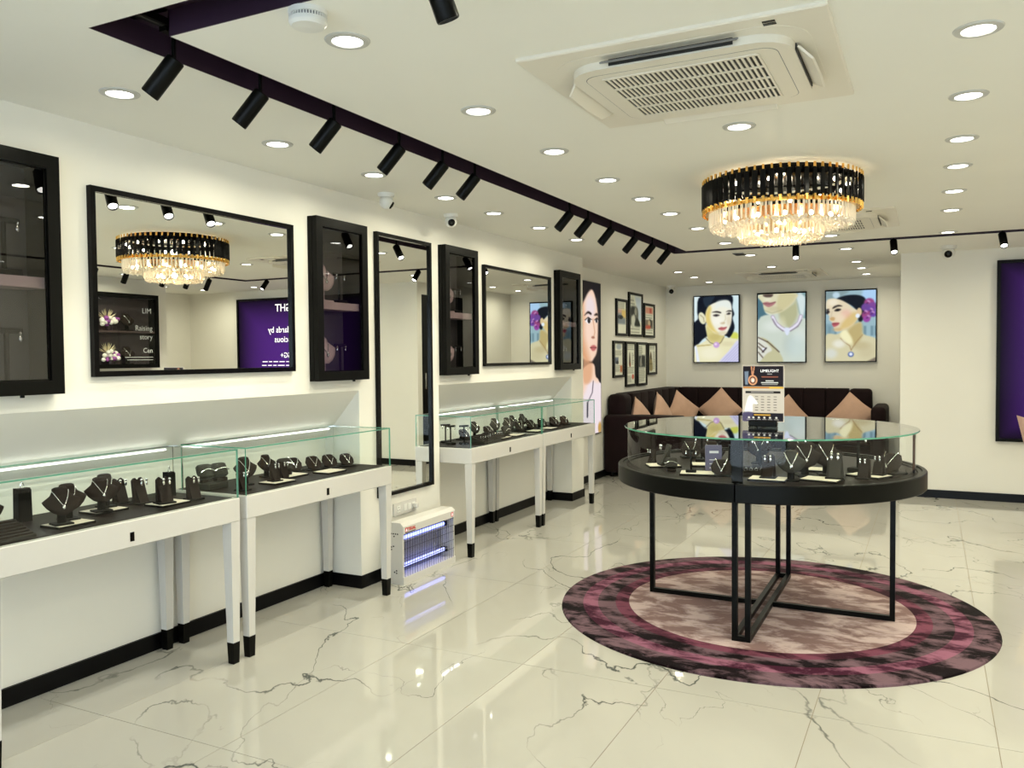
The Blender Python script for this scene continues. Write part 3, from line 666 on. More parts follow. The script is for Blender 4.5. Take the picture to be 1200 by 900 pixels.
EARL = {'earring_stand': [(-.010,-.013,.083),(.010,-.013,.083)], 'earring_stand_grey': [(-.010,-.013,.083),(.010,-.013,.083)], 't_bar': [(-.028,-.0085,.122),(.028,-.0085,.122)], 'ring_tower': None}
def disp(kind, x, y, z, rz, where, jewel=True, sc=1.0):
    """a display stand and, resting on it, the jewellery it shows (things of their own)"""
    names = {'necklace_bust': 'taupe necklace bust', 'necklace_bust_grey': 'grey necklace bust', 'necklace_bust_pink': 'mauve necklace bust', 'earring_stand': 'taupe earring stand', 'earring_stand_grey': 'grey earring stand', 'ring_tower': 'black ring tower', 'bracelet_pillow': 'grey bracelet pillow', 't_bar': 'black T-bar stand', 'ring_wedge': 'sloping ring tray', 'pad': 'cream display pad', 'block': 'low grey display block', 'collar': 'low taupe necklace easel'}
    lab = names[kind]; rec = [kind, where, (x,y,z), lab, put(kind, (x,y,z), rz, lab, kind.replace('_',' ')+'s '+where, sc), []]; RECS.append(rec)
    if not jewel: return
    J = rec[5]
    Rm = Matrix.Rotation(rz, 3, 'Z')
    def at(p): q = Rm @ (Vector(p)*sc); return (x+q.x, y+q.y, z+q.z)
    if kind.startswith('necklace_bust'): J.append(put('necklace' if kind != 'necklace_bust_grey' else 'necklace_bold', (x,y,z), rz, 'silver necklace on the '+lab, 'necklaces '+where+' on '+kind.replace('_',' '), sc))
    elif kind in ('earring_stand','earring_stand_grey','t_bar'):
        for p in EARL[kind]: J.append(put('earring', at(p), rz, 'x', 'earrings '+where+' on '+kind.replace('_',' '), sc))
    elif kind == 'ring_tower': J.append(put('ring', at((0,0,.125)), rz+.5, 'x', 'rings '+where, 1.2))
    elif kind == 'bracelet_pillow': J.append(put('bracelet', at((0,-.006,.004)), rz, 'x', 'bracelets '+where, sc))
    elif kind == 'collar': J.append(put('necklace', at((0,.006,-.040)), rz, 'x', 'necklaces '+where+' on easels', sc))
    elif kind == 'ring_wedge':
        for i in range(5): J.append(put('ring', at((-.07+.035*i, -.009, .030)), rz, 'x', 'rings in tray '+where, .8))

# wall cabinets
def cabinet(y0, y1, label, b=.05):
    t = thing('wall_cabinet', label, 'cabinet', (.03, (y0+y1)/2, CZ0)); dep = -.11; fx = .062
    z0, z1 = CZ0, CZ1
    MB().box(dep, dep+.01, y0+.021, y1-.021, z0+.021, z1-.021).build('back_panel', CABIN, t, smooth=False)
    body = MB().box(dep+.01, .03, y0+.021, y0+.03, z0+.021, z1-.021).box(dep+.01, .03, y1-.03, y1-.021, z0+.021, z1-.021).box(dep+.01, .03, y0+.03, y1-.03, z1-.03, z1-.021).box(dep+.01, .03, y0+.03, y1-.03, z0+.021, z0+.03)
    body.box(.0005, .03, y0, y0+.021, z0, z1).box(.0005, .03, y1-.021, y1, z0, z1).box(.0005, .03, y0+.021, y1-.021, z1-.021, z1).box(.0005, .03, y0+.021, y1-.021, z0, z0+.021)
    body.build('body', BLK, t, smooth=False)
    d = MB()
    for bx in ((y0,y1,z1-b,z1),(y0,y1,z0,z0+b),(y0,y0+b,z0+b,z1-b),(y1-b,y1,z0+b,z1-b)): d.box(.033, fx, *bx)
    dr = d.build('door', BLK, t, smooth=False)
    MB().box(.045, .050, y0+b-.004, y1-b+.004, z0+b-.004, z1-b+.004).build('door_glass', DARKG, dr, smooth=False)
    k = MB()
    for bx in ((y0+b,y1-b,z1-b-.006,z1-b),(y0+b,y1-b,z0+b,z0+b+.006),(y0+b,y0+b+.006,z0+b,z1-b),(y1-b-.006,y1-b,z0+b,z1-b)): k.box(.050,.055,*bx)
    k.build('glazing_bead', BLKG, dr, smooth=False)
    MB().cyl((.045,(y0+y1)/2+(.10 if y1-y0<.6 else .35),z0-.009),(.045,(y0+y1)/2+(.10 if y1-y0<.6 else .35),z0),.008,10).build('lock', BLK, t)
    zs = (z0+z1)/2-.02
    MB().box(dep+.01, .026, y0+.03, y1-.03, zs-.028, zs+.012).build('shelf', MAUVE, t, smooth=False)
    return zs+.012, z0+.03
cabn = ['wide black glass-fronted wall cabinet with earring stands, before the wide mirror', 'black glass-fronted wall cabinet between the wide mirror and the tall mirror', 'black glass-fronted wall cabinet between the tall and medium mirrors', 'black glass-fronted wall cabinet at the end of the mirror wall by the portrait poster']
cabw = ['wide cabinet', 'cabinet between wide and tall mirrors', 'cabinet between tall and medium mirrors', 'end wall cabinet by the poster']
for (y0, y1), lab, wh in zip(CABS, cabn, cabw):
    zs, zb = cabinet(y0, y1, lab)
    if y1-y0 > .6:
        for z in (zs, zb):
            for y in (1.25, 1.52): disp('necklace_bust_pink', -.045, y, z, PI/2, wh, sc=1.7)
            for y in (1.75, 1.875): disp('t_bar', -.04, y, z, PI/2, wh, sc=1.6)
    else:
        for z in (zs, zb): disp('necklace_bust_pink', -.045, y0+.16, z, PI/2, wh, sc=1.7)
        for z in (zs, zb): disp('t_bar', -.04, y0+.31, z, PI/2, wh, sc=1.3)

# ================================================================== SHOWCASES ALONG THE WALL
CX0, CX1, CT, CB, CG = -.236, .236, .735, .632, .952
def showcase(y0, y1, label):
    t = thing('showcase_table', label, 'showcase', (0,(y0+y1)/2,0))
    MB().rbox(CX0, CX1, y0, y1, CB, CT, .003, 1).build('apron', WHT, t)
    MB().box(CX0+.02, CX1-.028, y0+.02, y1-.02, CT, CT+.002).build('deck', DECK, t, smooth=False)
    for x, y in ((CX0+.028,y0+.028),(CX0+.028,y1-.028),(CX1-.028,y0+.028),(CX1-.028,y1-.028)):
        h1, h0, hm = .0265, .0165, .0185
        lg = MB().loft([(x,y,.095,hm*1.38,hm*1.38),(x,y,CB,h1*1.38,h1*1.38)], 4)
        # 4-gon loft: rotate to square by using explicit corners
        def sq(z, h): return [(x-h,y-h,z),(x+h,y-h,z),(x+h,y+h,z),(x-h,y+h,z)]
        def fr(a, ha, b, hb): return MB().add(sq(a,ha)+sq(b,hb), [(3,2,1,0),(4,5,6,7),(0,1,5,4),(1,2,6,5),(2,3,7,6),(3,0,4,7)])
        l = fr(.095, hm, CB, h1).build('leg', WHT, t, smooth=False)
        fr(0, h0, .095, hm+.0008).build('foot_sock', BLK, l, smooth=False)
    g = .006; ins = .004; xa, xb, ya, yb = CX0+.06, CX1-ins, y0+ins, y1-ins
    for bx, ax in (((xb-g,xb,ya,yb,CT,CG-g),0), ((xa,xa+g,ya,yb,CT,CG-g),0), ((xa+g,xb-g,ya,ya+g,CT,CG-g),1), ((xa+g,xb-g,yb-g,yb,CT,CG-g),1), ((xa,xb,ya,yb,CG-g,CG),2)):
        MB().box(*bx, edge=(ax,1)).build('glass_panel', [CLEAR, GEDGE], t, smooth=False)
    MB().box(xa+.008, xa+.018, y0+.035, y1-.055, CG-.018, CG-.010).build('led_strip', LED, t, smooth=False)
    yl = (y0+y1)/2
    MB().box(CX1, CX1+.002, yl-.009, yl+.009, .655, .69).build('lock', BLKG, t, smooth=False)
    li = bpy.data.lights.new('showcase_lamp', 'AREA'); li.shape = 'RECTANGLE'; li.size = y1-y0-.1; li.size_y = .01; li.energy = .2; li.color = (1,1,.95)
    lo = bpy.data.objects.new('showcase_lamp', li); COL.objects.link(lo); lo.parent = t; lo.location = (xa+.028, 0, CG-.02); lo.rotation_euler = (0, -.45, 0); lo.rotation_euler = Euler((0,-.4,0)).to_matrix().to_euler(); li_rot = Euler((PI/2*0,0,PI/2)); lo.rotation_euler = (0,-.4,PI/2) if False else Matrix.Rotation(-.4,3,'Y').to_euler(); lo.matrix_local = Matrix.Translation((xa+.028,0,CG-.02)) @ Matrix.Rotation(-.4,4,'Y') @ Matrix.Rotation(PI/2,4,'Z')
SH = [(1.607,2.725),(2.765,3.885),(4.805,5.945),(5.955,7.095)]
shl = ['white glass-topped showcase table under the wide cabinet, with the ring tower', 'white glass-topped showcase table beside the vented end of the insect zapper', 'white glass-topped showcase table past the tall mirror, with T-bar stands', 'white glass-topped showcase table beside the portrait poster']
for (a, b), l in zip(SH, shl): showcase(a, b, l)
Z = CT+.002
w1, w2, w3, w4 = 'showcase under the wide cabinet', 'showcase by the zapper', 'showcase past the mirror', 'showcase by the poster'
FR = PI/2   # front of a stand turned to the room (+x)
def pad(x, y, rz, wh, z=Z): disp('pad', x, y, z, rz, wh); return z+.0095
for x, y in ((.10,2.00),(-.02,2.24)):
    pad(x, y, FR, w1)
ZP = Z+.0095
disp('necklace_bust', -.03, 1.77, Z, FR-.2, w1)
disp('ring_tower', -.13, 1.975, Z, FR-.1, w1)
disp('necklace_bust', .115, 1.965, ZP, FR-.25, w1); disp('necklace_bust', .055, 2.035, ZP, FR-.25, w1)
disp('necklace_bust', .015, 2.205, ZP, FR-.25, w1); disp('necklace_bust', -.05, 2.275, ZP, FR-.25, w1)
disp('earring_stand', -.12, 2.40, Z, FR-.1, w1, sc=1.2); disp('earring_stand', -.03, 2.43, Z, FR, w1, sc=1.25); disp('earring_stand', .10, 2.44, ZP, FR-.3, w1, sc=1.25)
pad(.085, 2.465, FR, w1); disp('earring_stand', .095, 2.60, Z, FR-.2, w1, sc=1.15); disp('ring_tower', -.09, 2.625, Z, FR, w1, sc=.85)
disp('ring_wedge', .13, 1.72, Z, FR, w1, False)
# case 2
disp('block', -.08, 2.86, Z, FR, w2, False); disp('bracelet_pillow', -.09, 2.835, Z+.03, FR-.2, w2); disp('bracelet_pillow', -.07, 2.905, Z+.03, FR-.2, w2)
disp('earring_stand', .11, 2.875, Z, FR, w2); disp('necklace_bust', .0, 3.0, Z, FR-.2, w2); 
for x, y in ((.09,3.12),(.0,3.32),(.09,3.52)): pad(x, y, FR, w2)
disp('earring_stand', .09, 3.11, ZP, FR-.2, w2); disp('earring_stand', .03, 3.24, Z, FR-.2, w2); disp('bracelet_pillow', -.02, 3.30, ZP, FR-.2, w2); disp('necklace_bust', -.10, 3.25, Z, FR-.2, w2, sc=.85)
disp('collar', -.10, 3.46, Z, FR-.3, w2, sc=.95); disp('collar', -.05, 3.56, Z, FR-.3, w2, sc=.95); disp('collar', -.02, 3.66, Z, FR-.3, w2, sc=.95); disp('collar', .02, 3.76, Z, FR-.3, w2, sc=.9)
# case 3
for x, y in ((-.12,5.06),(-.03,4.98),(.05,5.03)): disp('t_bar', x, y, Z, FR-.6, w3)
disp('ring_wedge', .12, 5.20, Z, FR, w3); disp('ring_wedge', .08, 5.42, Z, FR, w3)
disp('collar', -.10, 5.30, Z, FR-.2, w3); disp('collar', -.06, 5.60, Z, FR-.2, w3); disp('necklace_bust_grey', -.11, 5.47, Z, FR-.2, w3, sc=.9); disp('necklace_bust_grey', -.08, 5.74, Z, FR-.2, w3, sc=.95); disp('necklace_bust_grey', -.02, 5.84, Z, FR-.2, w3, sc=.95)
for x, y in ((.10,5.50),(.10,5.72)): pad(x, y, FR, w3)
disp('bracelet_pillow', .09, 5.60, Z, FR, w3)
# case 4
for i, y in enumerate((6.06, 6.24, 6.42, 6.62)): disp('collar', -.02+.02*i, y, Z, FR-.3, w4, sc=1.05)
disp('necklace_bust', -.13, 6.15, Z, FR-.2, w4, sc=.9); disp('necklace_bust', -.13, 6.34, Z, FR-.2, w4, sc=.9)
for x, y in ((.10,6.10),(.10,6.36)): pad(x, y, FR, w4)
disp('collar', .06, 6.80, Z, FR-.3, w4)

# ================================================================== ZAPPER AND SOCKET
zy0, zy1, zx0, zx1, zh = 4.066, 4.664, .078, .186, .366
zp = thing('insect_zapper', 'white floor-standing insect zapper with glowing blue tubes behind a wire grid', 'insect zapper', ((zx0+zx1)/2, (zy0+zy1)/2, 0))
sh = MB().prism([(zx0,0),(zx1,0),(zx1,.042),(zx1-.006,.046),(zx1-.006,.296),(zx1,.302),(zx1,.345),(zx1-.02,zh),(zx0+.01,zh),(zx0,zh-.01)], 1, zy0, zy0+.014)
sh.prism([(zx0,0),(zx1,0),(zx1,.042),(zx1-.006,.046),(zx1-.006,.296),(zx1,.302),(zx1,.345),(zx1-.02,zh),(zx0+.01,zh),(zx0,zh-.01)], 1, zy1-.014, zy1)
sh.box(zx0, zx0+.008, zy0+.014, zy1-.014, .02, zh-.012)
sh.prism([(zx0,.302),(zx1,.302),(zx1,.345),(zx1-.02,zh),(zx0+.01,zh),(zx0,zh-.01)], 1, zy0+.014, zy1-.014).box(zx0, zx1, zy0+.014, zy1-.014, 0, .043)
sh.build('housing', WHT, zp, smooth=False)
BACKZ = mat('dim inner tray', (.16,.16,.20), .35, var=.05)
MB().box(zx0+.008, zx0+.012, zy0+.014, zy1-.014, .043, .302).build('reflector', BACKZ, zp, smooth=False)
UV = emitmat('uv tube glow', (.20,.25,1.0), 1.5)
for z in (.095, .262): 
    tb = MB().cyl((zx0+.05, zy0+.03, z), (zx0+.05, zy1-.05, z), .011, 12).build('uv_tube', UV, zp)
    MB().box(zx0+.03, zx0+.07, zy0+.014, zy0+.03, z-.016, z+.016).box(zx0+.03, zx0+.07, zy1-.05, zy1-.034, z-.016, z+.016).build('tube_holder', BLK, tb, smooth=False)
kg = MB().cyl((0,0,.10),(0,0,.255),.0014,5).mesh('kill_rod', CHROME)
for i in range(34): link('kill_rod', kg, zp, (zx0+.075-zp.location.x, zy0+.04+.016*i-zp.location.y, 0))
MB().box(zx0+.073, zx0+.077, zy0+.03, zy1-.05, .10, .104).box(zx0+.073, zx0+.077, zy0+.03, zy1-.05, .25, .254).build('rod_frame', CHROME, zp, smooth=False)
wv = MB().cyl((0,0,.043),(0,0,.303),.0012,5).mesh('guard_wire', BLK)
for i in range(22): link('guard_wire', wv, zp, (zx1-.003-zp.location.x, zy0+.02+(zy1-zy0-.04)*i/21-zp.location.y, 0))
wh_ = MB().cyl((0,zy0-zp.location.y+.01,0),(0,zy1-zp.location.y-.01,0),.0014,5).mesh('guard_wire', BLK)
for z in (.10,.155,.21,.25,.296): link('guard_wire', wh_, zp, (zx1-.003-zp.location.x, 0, z))
hole = MB().cyl((0,0,0),(0,-.001,0),.005,10).mesh('vent_hole', ACD)
for x, z in ((.10,.30),(.115,.30),(.13,.30),(.145,.30),(.12,.285),(.10,.22),(.115,.225),(.10,.205),(.12,.07),(.135,.08),(.135,.065)): link('vent_hole', hole, zp, (x-zp.location.x, zy0-zp.location.y, z))
Mz = frameM((zx1+.0006-zp.location.x, zy0+.05-zp.location.y, .316), (0,1,0), (0,0,1))
MB().box(zx1, zx1+.0008, zy0+.02, zy0+.046, .312, .336).build('logo_block', REDINK, zp, smooth=False)
MB().prism([(zy0+.025,.315),(zy0+.031,.315),(zy0+.033,.323),(zy0+.035,.315),(zy0+.041,.315),(zy0+.033,.333)], 0, zx1+.0008, zx1+.0014).build('logo_mark', WHITEINK, zp, smooth=False)
text('brand_lettering', 'TISUAL', .026, Mz, REDINK, zp, bold=.0008)
MB().box(zx1, zx1+.0007, zy0+.02, zy0+.13, .3045, .3095).build('caption_bar', BLKINK, zp, smooth=False)
MB().box(zx1, zx1+.0008, zy1-.05, zy1-.022, .310, .338).build('warning_badge', REDINK, zp, smooth=False)
MB().prism([(zy1-.046,.314),(zy1-.042,.314),(zy1-.036,.328),(zy1-.030,.314),(zy1-.026,.314),(zy1-.036,.336)], 0, zx1+.0008, zx1+.0014).build('badge_mark', WHITEINK, zp, smooth=False)
t = thing('power_socket', 'white double power socket with switches below the tall mirror', 'socket', (.005,4.353,.364))
MB().rbox(.0005,.010,4.226,4.481,.364,.444,.003,1).build('plate', WHT, t)
for y in (4.275, 4.35, 4.395, 4.44):
    MB().rbox(.010,.013,y-.018,y+.018,.385,.425,.001,1).build('switch' if y > 4.3 else 'outlet', CAMW, t)
for y, z in ((4.275,.415),(4.266,.398),(4.284,.398)): MB().cyl((.0128,y,z),(.0136,y,z),.003,8).build('socket_hole', ACD, t)
MB().rbox(.013,.045,4.425,4.455,.39,.42,.004,1).build('plug', WHT, t)

# ================================================================== ROUND TABLE, RUG, SIGN
rg = MB().lathe([(.0001,.012),(1.075,.012),(1.083,.009),(1.086,.0)], 96)
ro = tag(link('round_rug', rg.mesh('round_rug', rugmat()), None, (2.19,4.52,0)), 'round plum and mauve rug with concentric rings under the round showcase', 'rug')
T0 = (2.185, 4.52, .012)
rtb = thing('round_showcase_table', 'round black showcase table with glass top on a steel frame', 'showcase', T0)
RB, RG, ZB0, ZB1, ZT = .772, .722, .672, .758, .960     # heights above the rug
tbv = MB()
for s in (-1, 1):
    gap = .0035; a = math.asin(gap/RB)
    prof = [(RB-.03,ZB0),(RB-.004,ZB0),(RB,ZB0+.004),(RB,ZB1-.004),(RB-.004,ZB1),(RB-.022,ZB1),(RB-.024,ZB1-.007),(RB-.042,ZB1-.007),(RB-.044,ZB1-.013)]
    a0 = -PI/2+a if s > 0 else PI/2+a; a1 = PI/2-a if s > 0 else 3*PI/2-a
    MB().lathe(prof, 48, a0=a0, a1=a1).build('rim', GREENBLK, rtb, local=True)
MB().lathe([(.0001,ZB0+.001),(RB-.03,ZB0+.001)],64).lathe([(.0001,ZB1-.014),(RB-.043,ZB1-.014)],64).build('deck', DECK, rtb, local=True)
cg = MB().lathe([(RG,ZB1-.012),(RG,ZT-.008)], 96).build('curved_glass', CLEAR, rtb, local=True)
MB().lathe([(.0001,ZT-.008),(RG+.014,ZT-.008)], 96).lathe([(.0001,ZT),(RG+.014,ZT)], 96).lathe([(RG+.014,ZT-.008),(RG+.016,ZT-.004),(RG+.014,ZT)], 96, mi=1).build('glass_top', [TOPG, GEDGE], rtb, local=True)
for an, wd in ((-PI/2, .05), (PI/2, .05), (.02, .034)):
    MB().box(-.006,.006,-wd/2,wd/2,ZB1-.012,ZT-.0085).xf(Matrix.Rotation(an,4,'Z') @ Matrix.Translation((RG-.012,0,0))).build('post', BLK, rtb, local=True, smooth=False)
LR, b = .618, .0125
for x in (-.030, .030):
    for y in (-LR, LR): MB().box(x-b,x+b,y-b,y+b,0,ZB0).build('leg', GREENBLK, rtb, local=True, smooth=False)
    MB().box(x-b,x+b,-LR+b,LR-b,0,2*b).build('floor_bar', GREENBLK, rtb, local=True, smooth=False)
for y in (-LR, LR): MB().box(-.030+b,.030-b,y-b,y+b,0,2*b).build('end_bar', GREENBLK, rtb, local=True, smooth=False)
for s in (-1, 1):
    MB().box(s*LR-b,s*LR+b,-b,b,0,ZB0).build('leg', GREENBLK, rtb, local=True, smooth=False)
    xa, xb = sorted((s*(.030+b), s*(LR-b))); MB().box(xa,xb,-b,b,0,2*b).build('floor_bar', GREENBLK, rtb, local=True, smooth=False)
wr = 'round showcase'; ZR = .012+ZB1-.014
cx, cy = T0[0], T0[1]
def rd(kind, dx_, dy_, rz=0, sc=1.0, lift=0, jewel=True): disp(kind, cx+dx_, cy+dy_, ZR+lift, rz, wr, jewel, sc)
PZ = .0095
for dx_, dy_, rz in ((-.49,-.22,.5),(-.25,-.44,.2),(.10,-.50,0),(.33,-.42,-.2),(.52,-.20,-.5),(-.28,-.10,.3),(.22,-.08,0)): rd('pad', dx_, dy_, rz, 1.15)
rd('earring_stand', -.585, -.13, -.6, .9); rd('earring_stand_grey', -.48, -.24, -1.0, 1.25, PZ*1.15); rd('t_bar', -.28, -.45, .2, .85, PZ*1.15); rd('bracelet_pillow', -.40, -.38, .3, .8)
rd('ring_tower', -.10, -.30, .3, 1.1); rd('necklace_bust', -.22, -.26, .3, 1.0, PZ*1.15); rd('collar', -.13, -.45, .2, 1.0); rd('t_bar', -.35, .05, .2, 1.1)
rd('earring_stand', .10, -.50, 0, 1.25, PZ*1.15); rd('necklace_bust_grey', .20, -.48, .2, 1.05); rd('necklace_bust', .24, -.30, .4, 1.2); rd('earring_stand_grey', .385, -.40, 0, 1.4, PZ*1.15); rd('necklace_bust', .33, -.22, .3, 1.2)
rd('earring_stand', .50, -.28, -.3, 1.1); rd('earring_stand', .56, -.20, -.3, 1.05, PZ*1.15); rd('collar', .60, -.05, -.6, 1.25); rd('t_bar', .46, -.05, -.3, 1.45); rd('necklace_bust', -.05, .10, 0, 1.1); rd('necklace_bust', .15, .25, .2, 1.1); rd('t_bar', .0, -.15, .2, 1.3); rd('collar', -.45, .2, .4, 1.1); rd('ring_wedge', .02, -.36, .1, .7)
cd = thing('leaflet_box', 'slim purple leaflet card standing in the round showcase', 'leaflet', (cx-.19, cy-.36, ZR), .35)
MB().box(-.04,.04,-.006,.006,0,.14).build('card', mat('slate purple card', (.10,.09,.16), .4, var=.05), cd, local=True, smooth=False)
for i, z in enumerate((.10,.065,.045,.025)): MB().box(-.02,.025-.006*i,-.0066,-.006,z,z+(.012 if i == 0 else .004)).build('text_line', GREYINK, cd, local=True, smooth=False)

# sign on the glass
sx, sy, sz = cx-.002, 4.47, T0[2]+ZT
sg = thing('tabletop_sign', 'upright price sign in a black holder on the round glass top', 'sign', (sx, sy, sz))
MB().rbox(-.072,.072,-.022,.022,0,.030,.003,1).build('holder', BLK, sg, local=True)
Sw, Sh = .212, .296
MB().box(-Sw/2,Sw/2,-.002,.0035,.024,.024+Sh).build('acrylic_sheet', mat('pale acrylic', (.75,.72,.68), .15, var=.01), sg, local=True, smooth=False)
p = Paint(Sw, Sh, 90, (100,60,625,780), (205,196,188))
p.poly([(108,72),(615,72),(615,330),(108,330)], (28,22,30), False, 3); p.poly([(108,335),(615,335),(615,356),(108,356)], (196,130,60), False, 3); p.poly([(440,335),(615,335),(615,356),(440,356)], (225,185,70), False, 6)
p.ell(232,250,60,66,(222,160,120),soft=.15); p.ell(232,250,40,46,(70,40,40),soft=.2); p.ell(232,250,28,32,(225,190,170),soft=.3); p.ell(236,255,10,20,(255,250,245)); p.line([(215,80),(225,180)],8,(200,140,110)); p.line([(250,80),(235,180)],8,(200,140,110)); p.poly([(125,140),(180,135),(170,310),(135,310)], (120,135,160), False, 6)
p.line([(350,208),(545,208)],8,(190,110,80),op=.7); p.line([(420,172),(470,172)],6,(150,150,150)); p.line([(400,260),(490,260)],7,(220,220,220)); p.line([(345,282),(545,282)],7,(225,225,225)); p.line([(350,303),(540,303)],5,(170,170,170))
p.poly([(140,390),(580,390),(580,418),(140,418)], (25,22,25), False, 3); p.line([(215,404),(490,404)],6,(150,145,145))
for j in range(6):
    for x in (280,355,435,515): p.line([(x-16,462+j*34),(x+16,462+j*34)],5,(130,122,118))
p.poly([(178,460),(220,450),(295,535),(280,565),(235,560),(225,665),(130,665),(150,540)], (248,246,252), True, 6)
p.poly([(108,668),(615,668),(615,772),(108,772)], (30,26,38), False, 3); p.poly([(108,668),(240,668),(190,772),(108,772)], (80,74,110), True, 10); p.line([(255,693),(450,693)],8,(205,160,70))
for x in (185,240,310,380,450,530): p.ell(x,728,14,13,(235,235,235),soft=.5); p.line([(x-24,752),(x+24,752)],4,(190,190,190))
link('printed_sheet', p.mesh('printed_sheet', frameM((-Sw/2,-.0026,.024), (1,0,0), (0,0,1)), PRINT), sg)
text('sign_lettering', 'LIMELIGHT', .0195, frameM((-Sw/2+.139,-.0030,.024+Sh-.036), (1,0,0), (0,0,1)), WHITEINK, sg, 'CENTER')

# ================================================================== SOFA CORNER
so = thing('corner_sofa', 'dark aubergine L-shaped corner sofa with rounded backs', 'sofa', (.6,10.6,0))
ZS, ZK = .335, .915
MB().rbox(-.27,.62,8.95,11.17,.05,.27,.02,2).rbox(.62,2.38,10.36,11.17,.05,.27,.02,2).build('base', SOFA, so)
for a, b in ((8.95,9.70),(9.70,10.45)): MB().rbox(-.08,.64,a+.004,b-.004,.27,ZS,.035,3).build('seat_cushion', SOFA, so)
MB().rbox(-.08,.64,10.454,11.0,.27,ZS,.035,3).build('seat_cushion', SOFA, so)
for a, b in ((.64,1.5),(1.5,2.36)): MB().rbox(a+.004,b-.004,10.34,11.0,.27,ZS,.035,3).build('seat_cushion', SOFA, so)
nb_ = 8
for i in range(nb_):
    a = 8.80+(11.16-8.80)*i/nb_; bb = 8.80+(11.16-8.80)*(i+1)/nb_; MB().rbox(-.285,-.07,a+.001,bb-.001,.2,ZK,.014 if i else .06,3).build('back_channel', SOFA, so)
for i in range(9):
    a = -.06+(2.335+.06)*i/9; bb = -.06+(2.335+.06)*(i+1)/9; MB().rbox(a+.001,bb-.001,10.97,11.18,.2,ZK,.014 if i < 8 else .05,3).build('back_channel', SOFA, so)
MB().rbox(-.285,.60,8.68,8.95,.05,.69,.05,4).build('armrest', SOFA, so)
MB().rbox(2.36,2.52,10.30,11.17,.05,.735,.05,4).build('armrest', SOFA, so)
for x, y in ((-.2,8.75),(.5,8.75),(.5,10.3),(2.3,10.45),(2.3,11.05),(-.2,11.05)): MB().cyl((x,y,0),(x,y,.05),.02,10).build('foot', BLK, so)
def pillow_mesh(S=.42, th=.075, n=14):
    mb = MB(); vs = []; fs = []
    for side in (1, -1):
        o = len(vs)
        for i in range(n+1):
            for j in range(n+1):
                u, v = -1+2*i/n, -1+2*j/n; e_ = (1-u*u)*(1-v*v); k = .10*(1-abs(u)**3)*v*v+0; 
                x = u*S/2*(1-.07*(1-v*v)**.8); z = v*S/2*(1-.07*(1-u*u)**.8); y = side*(.004+th*max(0,e_)**.42)+.004*math.sin(9*u+5*v)*e_
                vs.append((x,y,z))
        for i in range(n):
            for j in range(n): q = o+i*(n+1)+j; fs.append((q,q+1,q+n+2,q+n+1))
    return mb.add(vs, fs).mesh('cushion_cover', PEACH, ang=80)
def cushion(x, y, zc, rz, tilt, roll, label, S=1.0):
    t = thing('throw_cushion', label, 'cushion', (x,y,zc))
    t.rotation_euler = Euler((tilt, roll, 0), 'XYZ'); t.matrix_world = Matrix.Translation((x,y,zc)) @ Matrix.Rotation(rz,4,'Z') @ Matrix.Rotation(tilt,4,'X') @ Matrix.Rotation(roll,4,'Y') @ Matrix.Scale(S,4)
    link('cushion_cover', PM, t)
    h = .21*.985; pts = [(-h,0,-h),(0,0,-h*.94),(h,0,-h),(h*.94,0,0),(h,0,h),(0,0,h*.94),(-h,0,h),(-h*.94,0,0)]
    MB().tube(pts, .004, 6, closed=True).build('piping', PEACH, t, local=True)
PM = pillow_mesh()
cushion(.065, 9.02, .60, PI/2-.1, -.30, PI/4, 'peach square cushion nearest the sofa end under the framed clippings')
cushion(.05, 9.88, .615, PI/2-.05, -.28, PI/4+.06, 'peach square cushion leaning beneath the last framed clippings')
cushion(.15, 10.44, .62, PI/2-.55, -.28, PI/4-.12, 'peach square cushion in the angle of the corner sofa')
cushion(.54, 10.80, .635, 0, -.26, PI/4, 'peach cushion standing on its corner under the screen of the woman facing front')
cushion(1.36, 10.80, .56, .1, -.26, PI/4+.08, 'peach cushion beside the price sign, under the necklace screen')
cushion(2.12, 10.78, .60, -.05, -.26, PI/4-.1, 'peach cushion against the armrest under the screen with the purple flower')

# screens
def screen(x0, x1, z0, z1, p, label):
    p.soften(2)
    t = thing('wall_screen', label, 'screen', ((x0+x1)/2, YB-.02, z0)); b = .012
    MB().box(x0, x1, YB-.045, YB-.0005, z0, z1).build('casing', BLK, t, smooth=False)
    f = MB()
    for bx in ((x0,x1,z1-b,z1),(x0,x1,z0,z0+b),(x0,x0+b,z0+b,z1-b),(x1-b,x1,z0+b,z1-b)): f.box(bx[0],bx[1],YB-.052,YB-.045,bx[2],bx[3])
    f.build('bezel', BLK, t, smooth=False)
    L = wloc(t); link('picture', p.mesh('picture', frameM((x0+b-L.x, YB-.047-L.y, z0+b-L.z), (1,0,0), (0,0,1)), SCREEN), t)
SWd, SHt = .612-.024, .90-.024
p = Paint(SWd, SHt, 110, (72,100,558,815), (205,226,230))
p.ell(515,540,45,45,(205,210,95),soft=.5); p.poly([(75,95),(160,95),(120,330),(60,420)], (214,230,232))
p.poly([(150,90),(470,90),(492,230),(512,300),(495,345),(515,450),(462,552),(405,530),(205,540),(70,650),(60,410),(112,340),(105,240)], (16,22,34))
p.poly([(170,120),(250,100),(300,105),(210,220)], (38,52,66), op=.8)
p.poly([(205,395),(215,555),(150,610),(75,650),(75,840),(570,840),(570,600),(480,560),(400,545),(405,470)], (226,222,182))
p.poly([(215,420),(225,560),(330,640),(400,560),(395,510),(300,510)], (206,194,120), op=.75)
p.poly([(196,300),(235,205),(340,158),(430,148),(474,185),(488,290),(476,400),(440,488),(398,527),(330,515),(262,472),(212,410)], (234,232,214))
p.poly([(196,300),(235,205),(262,230),(250,330),(290,440),(340,510),(262,472),(212,410)], (214,190,96), op=.8, soft=14)
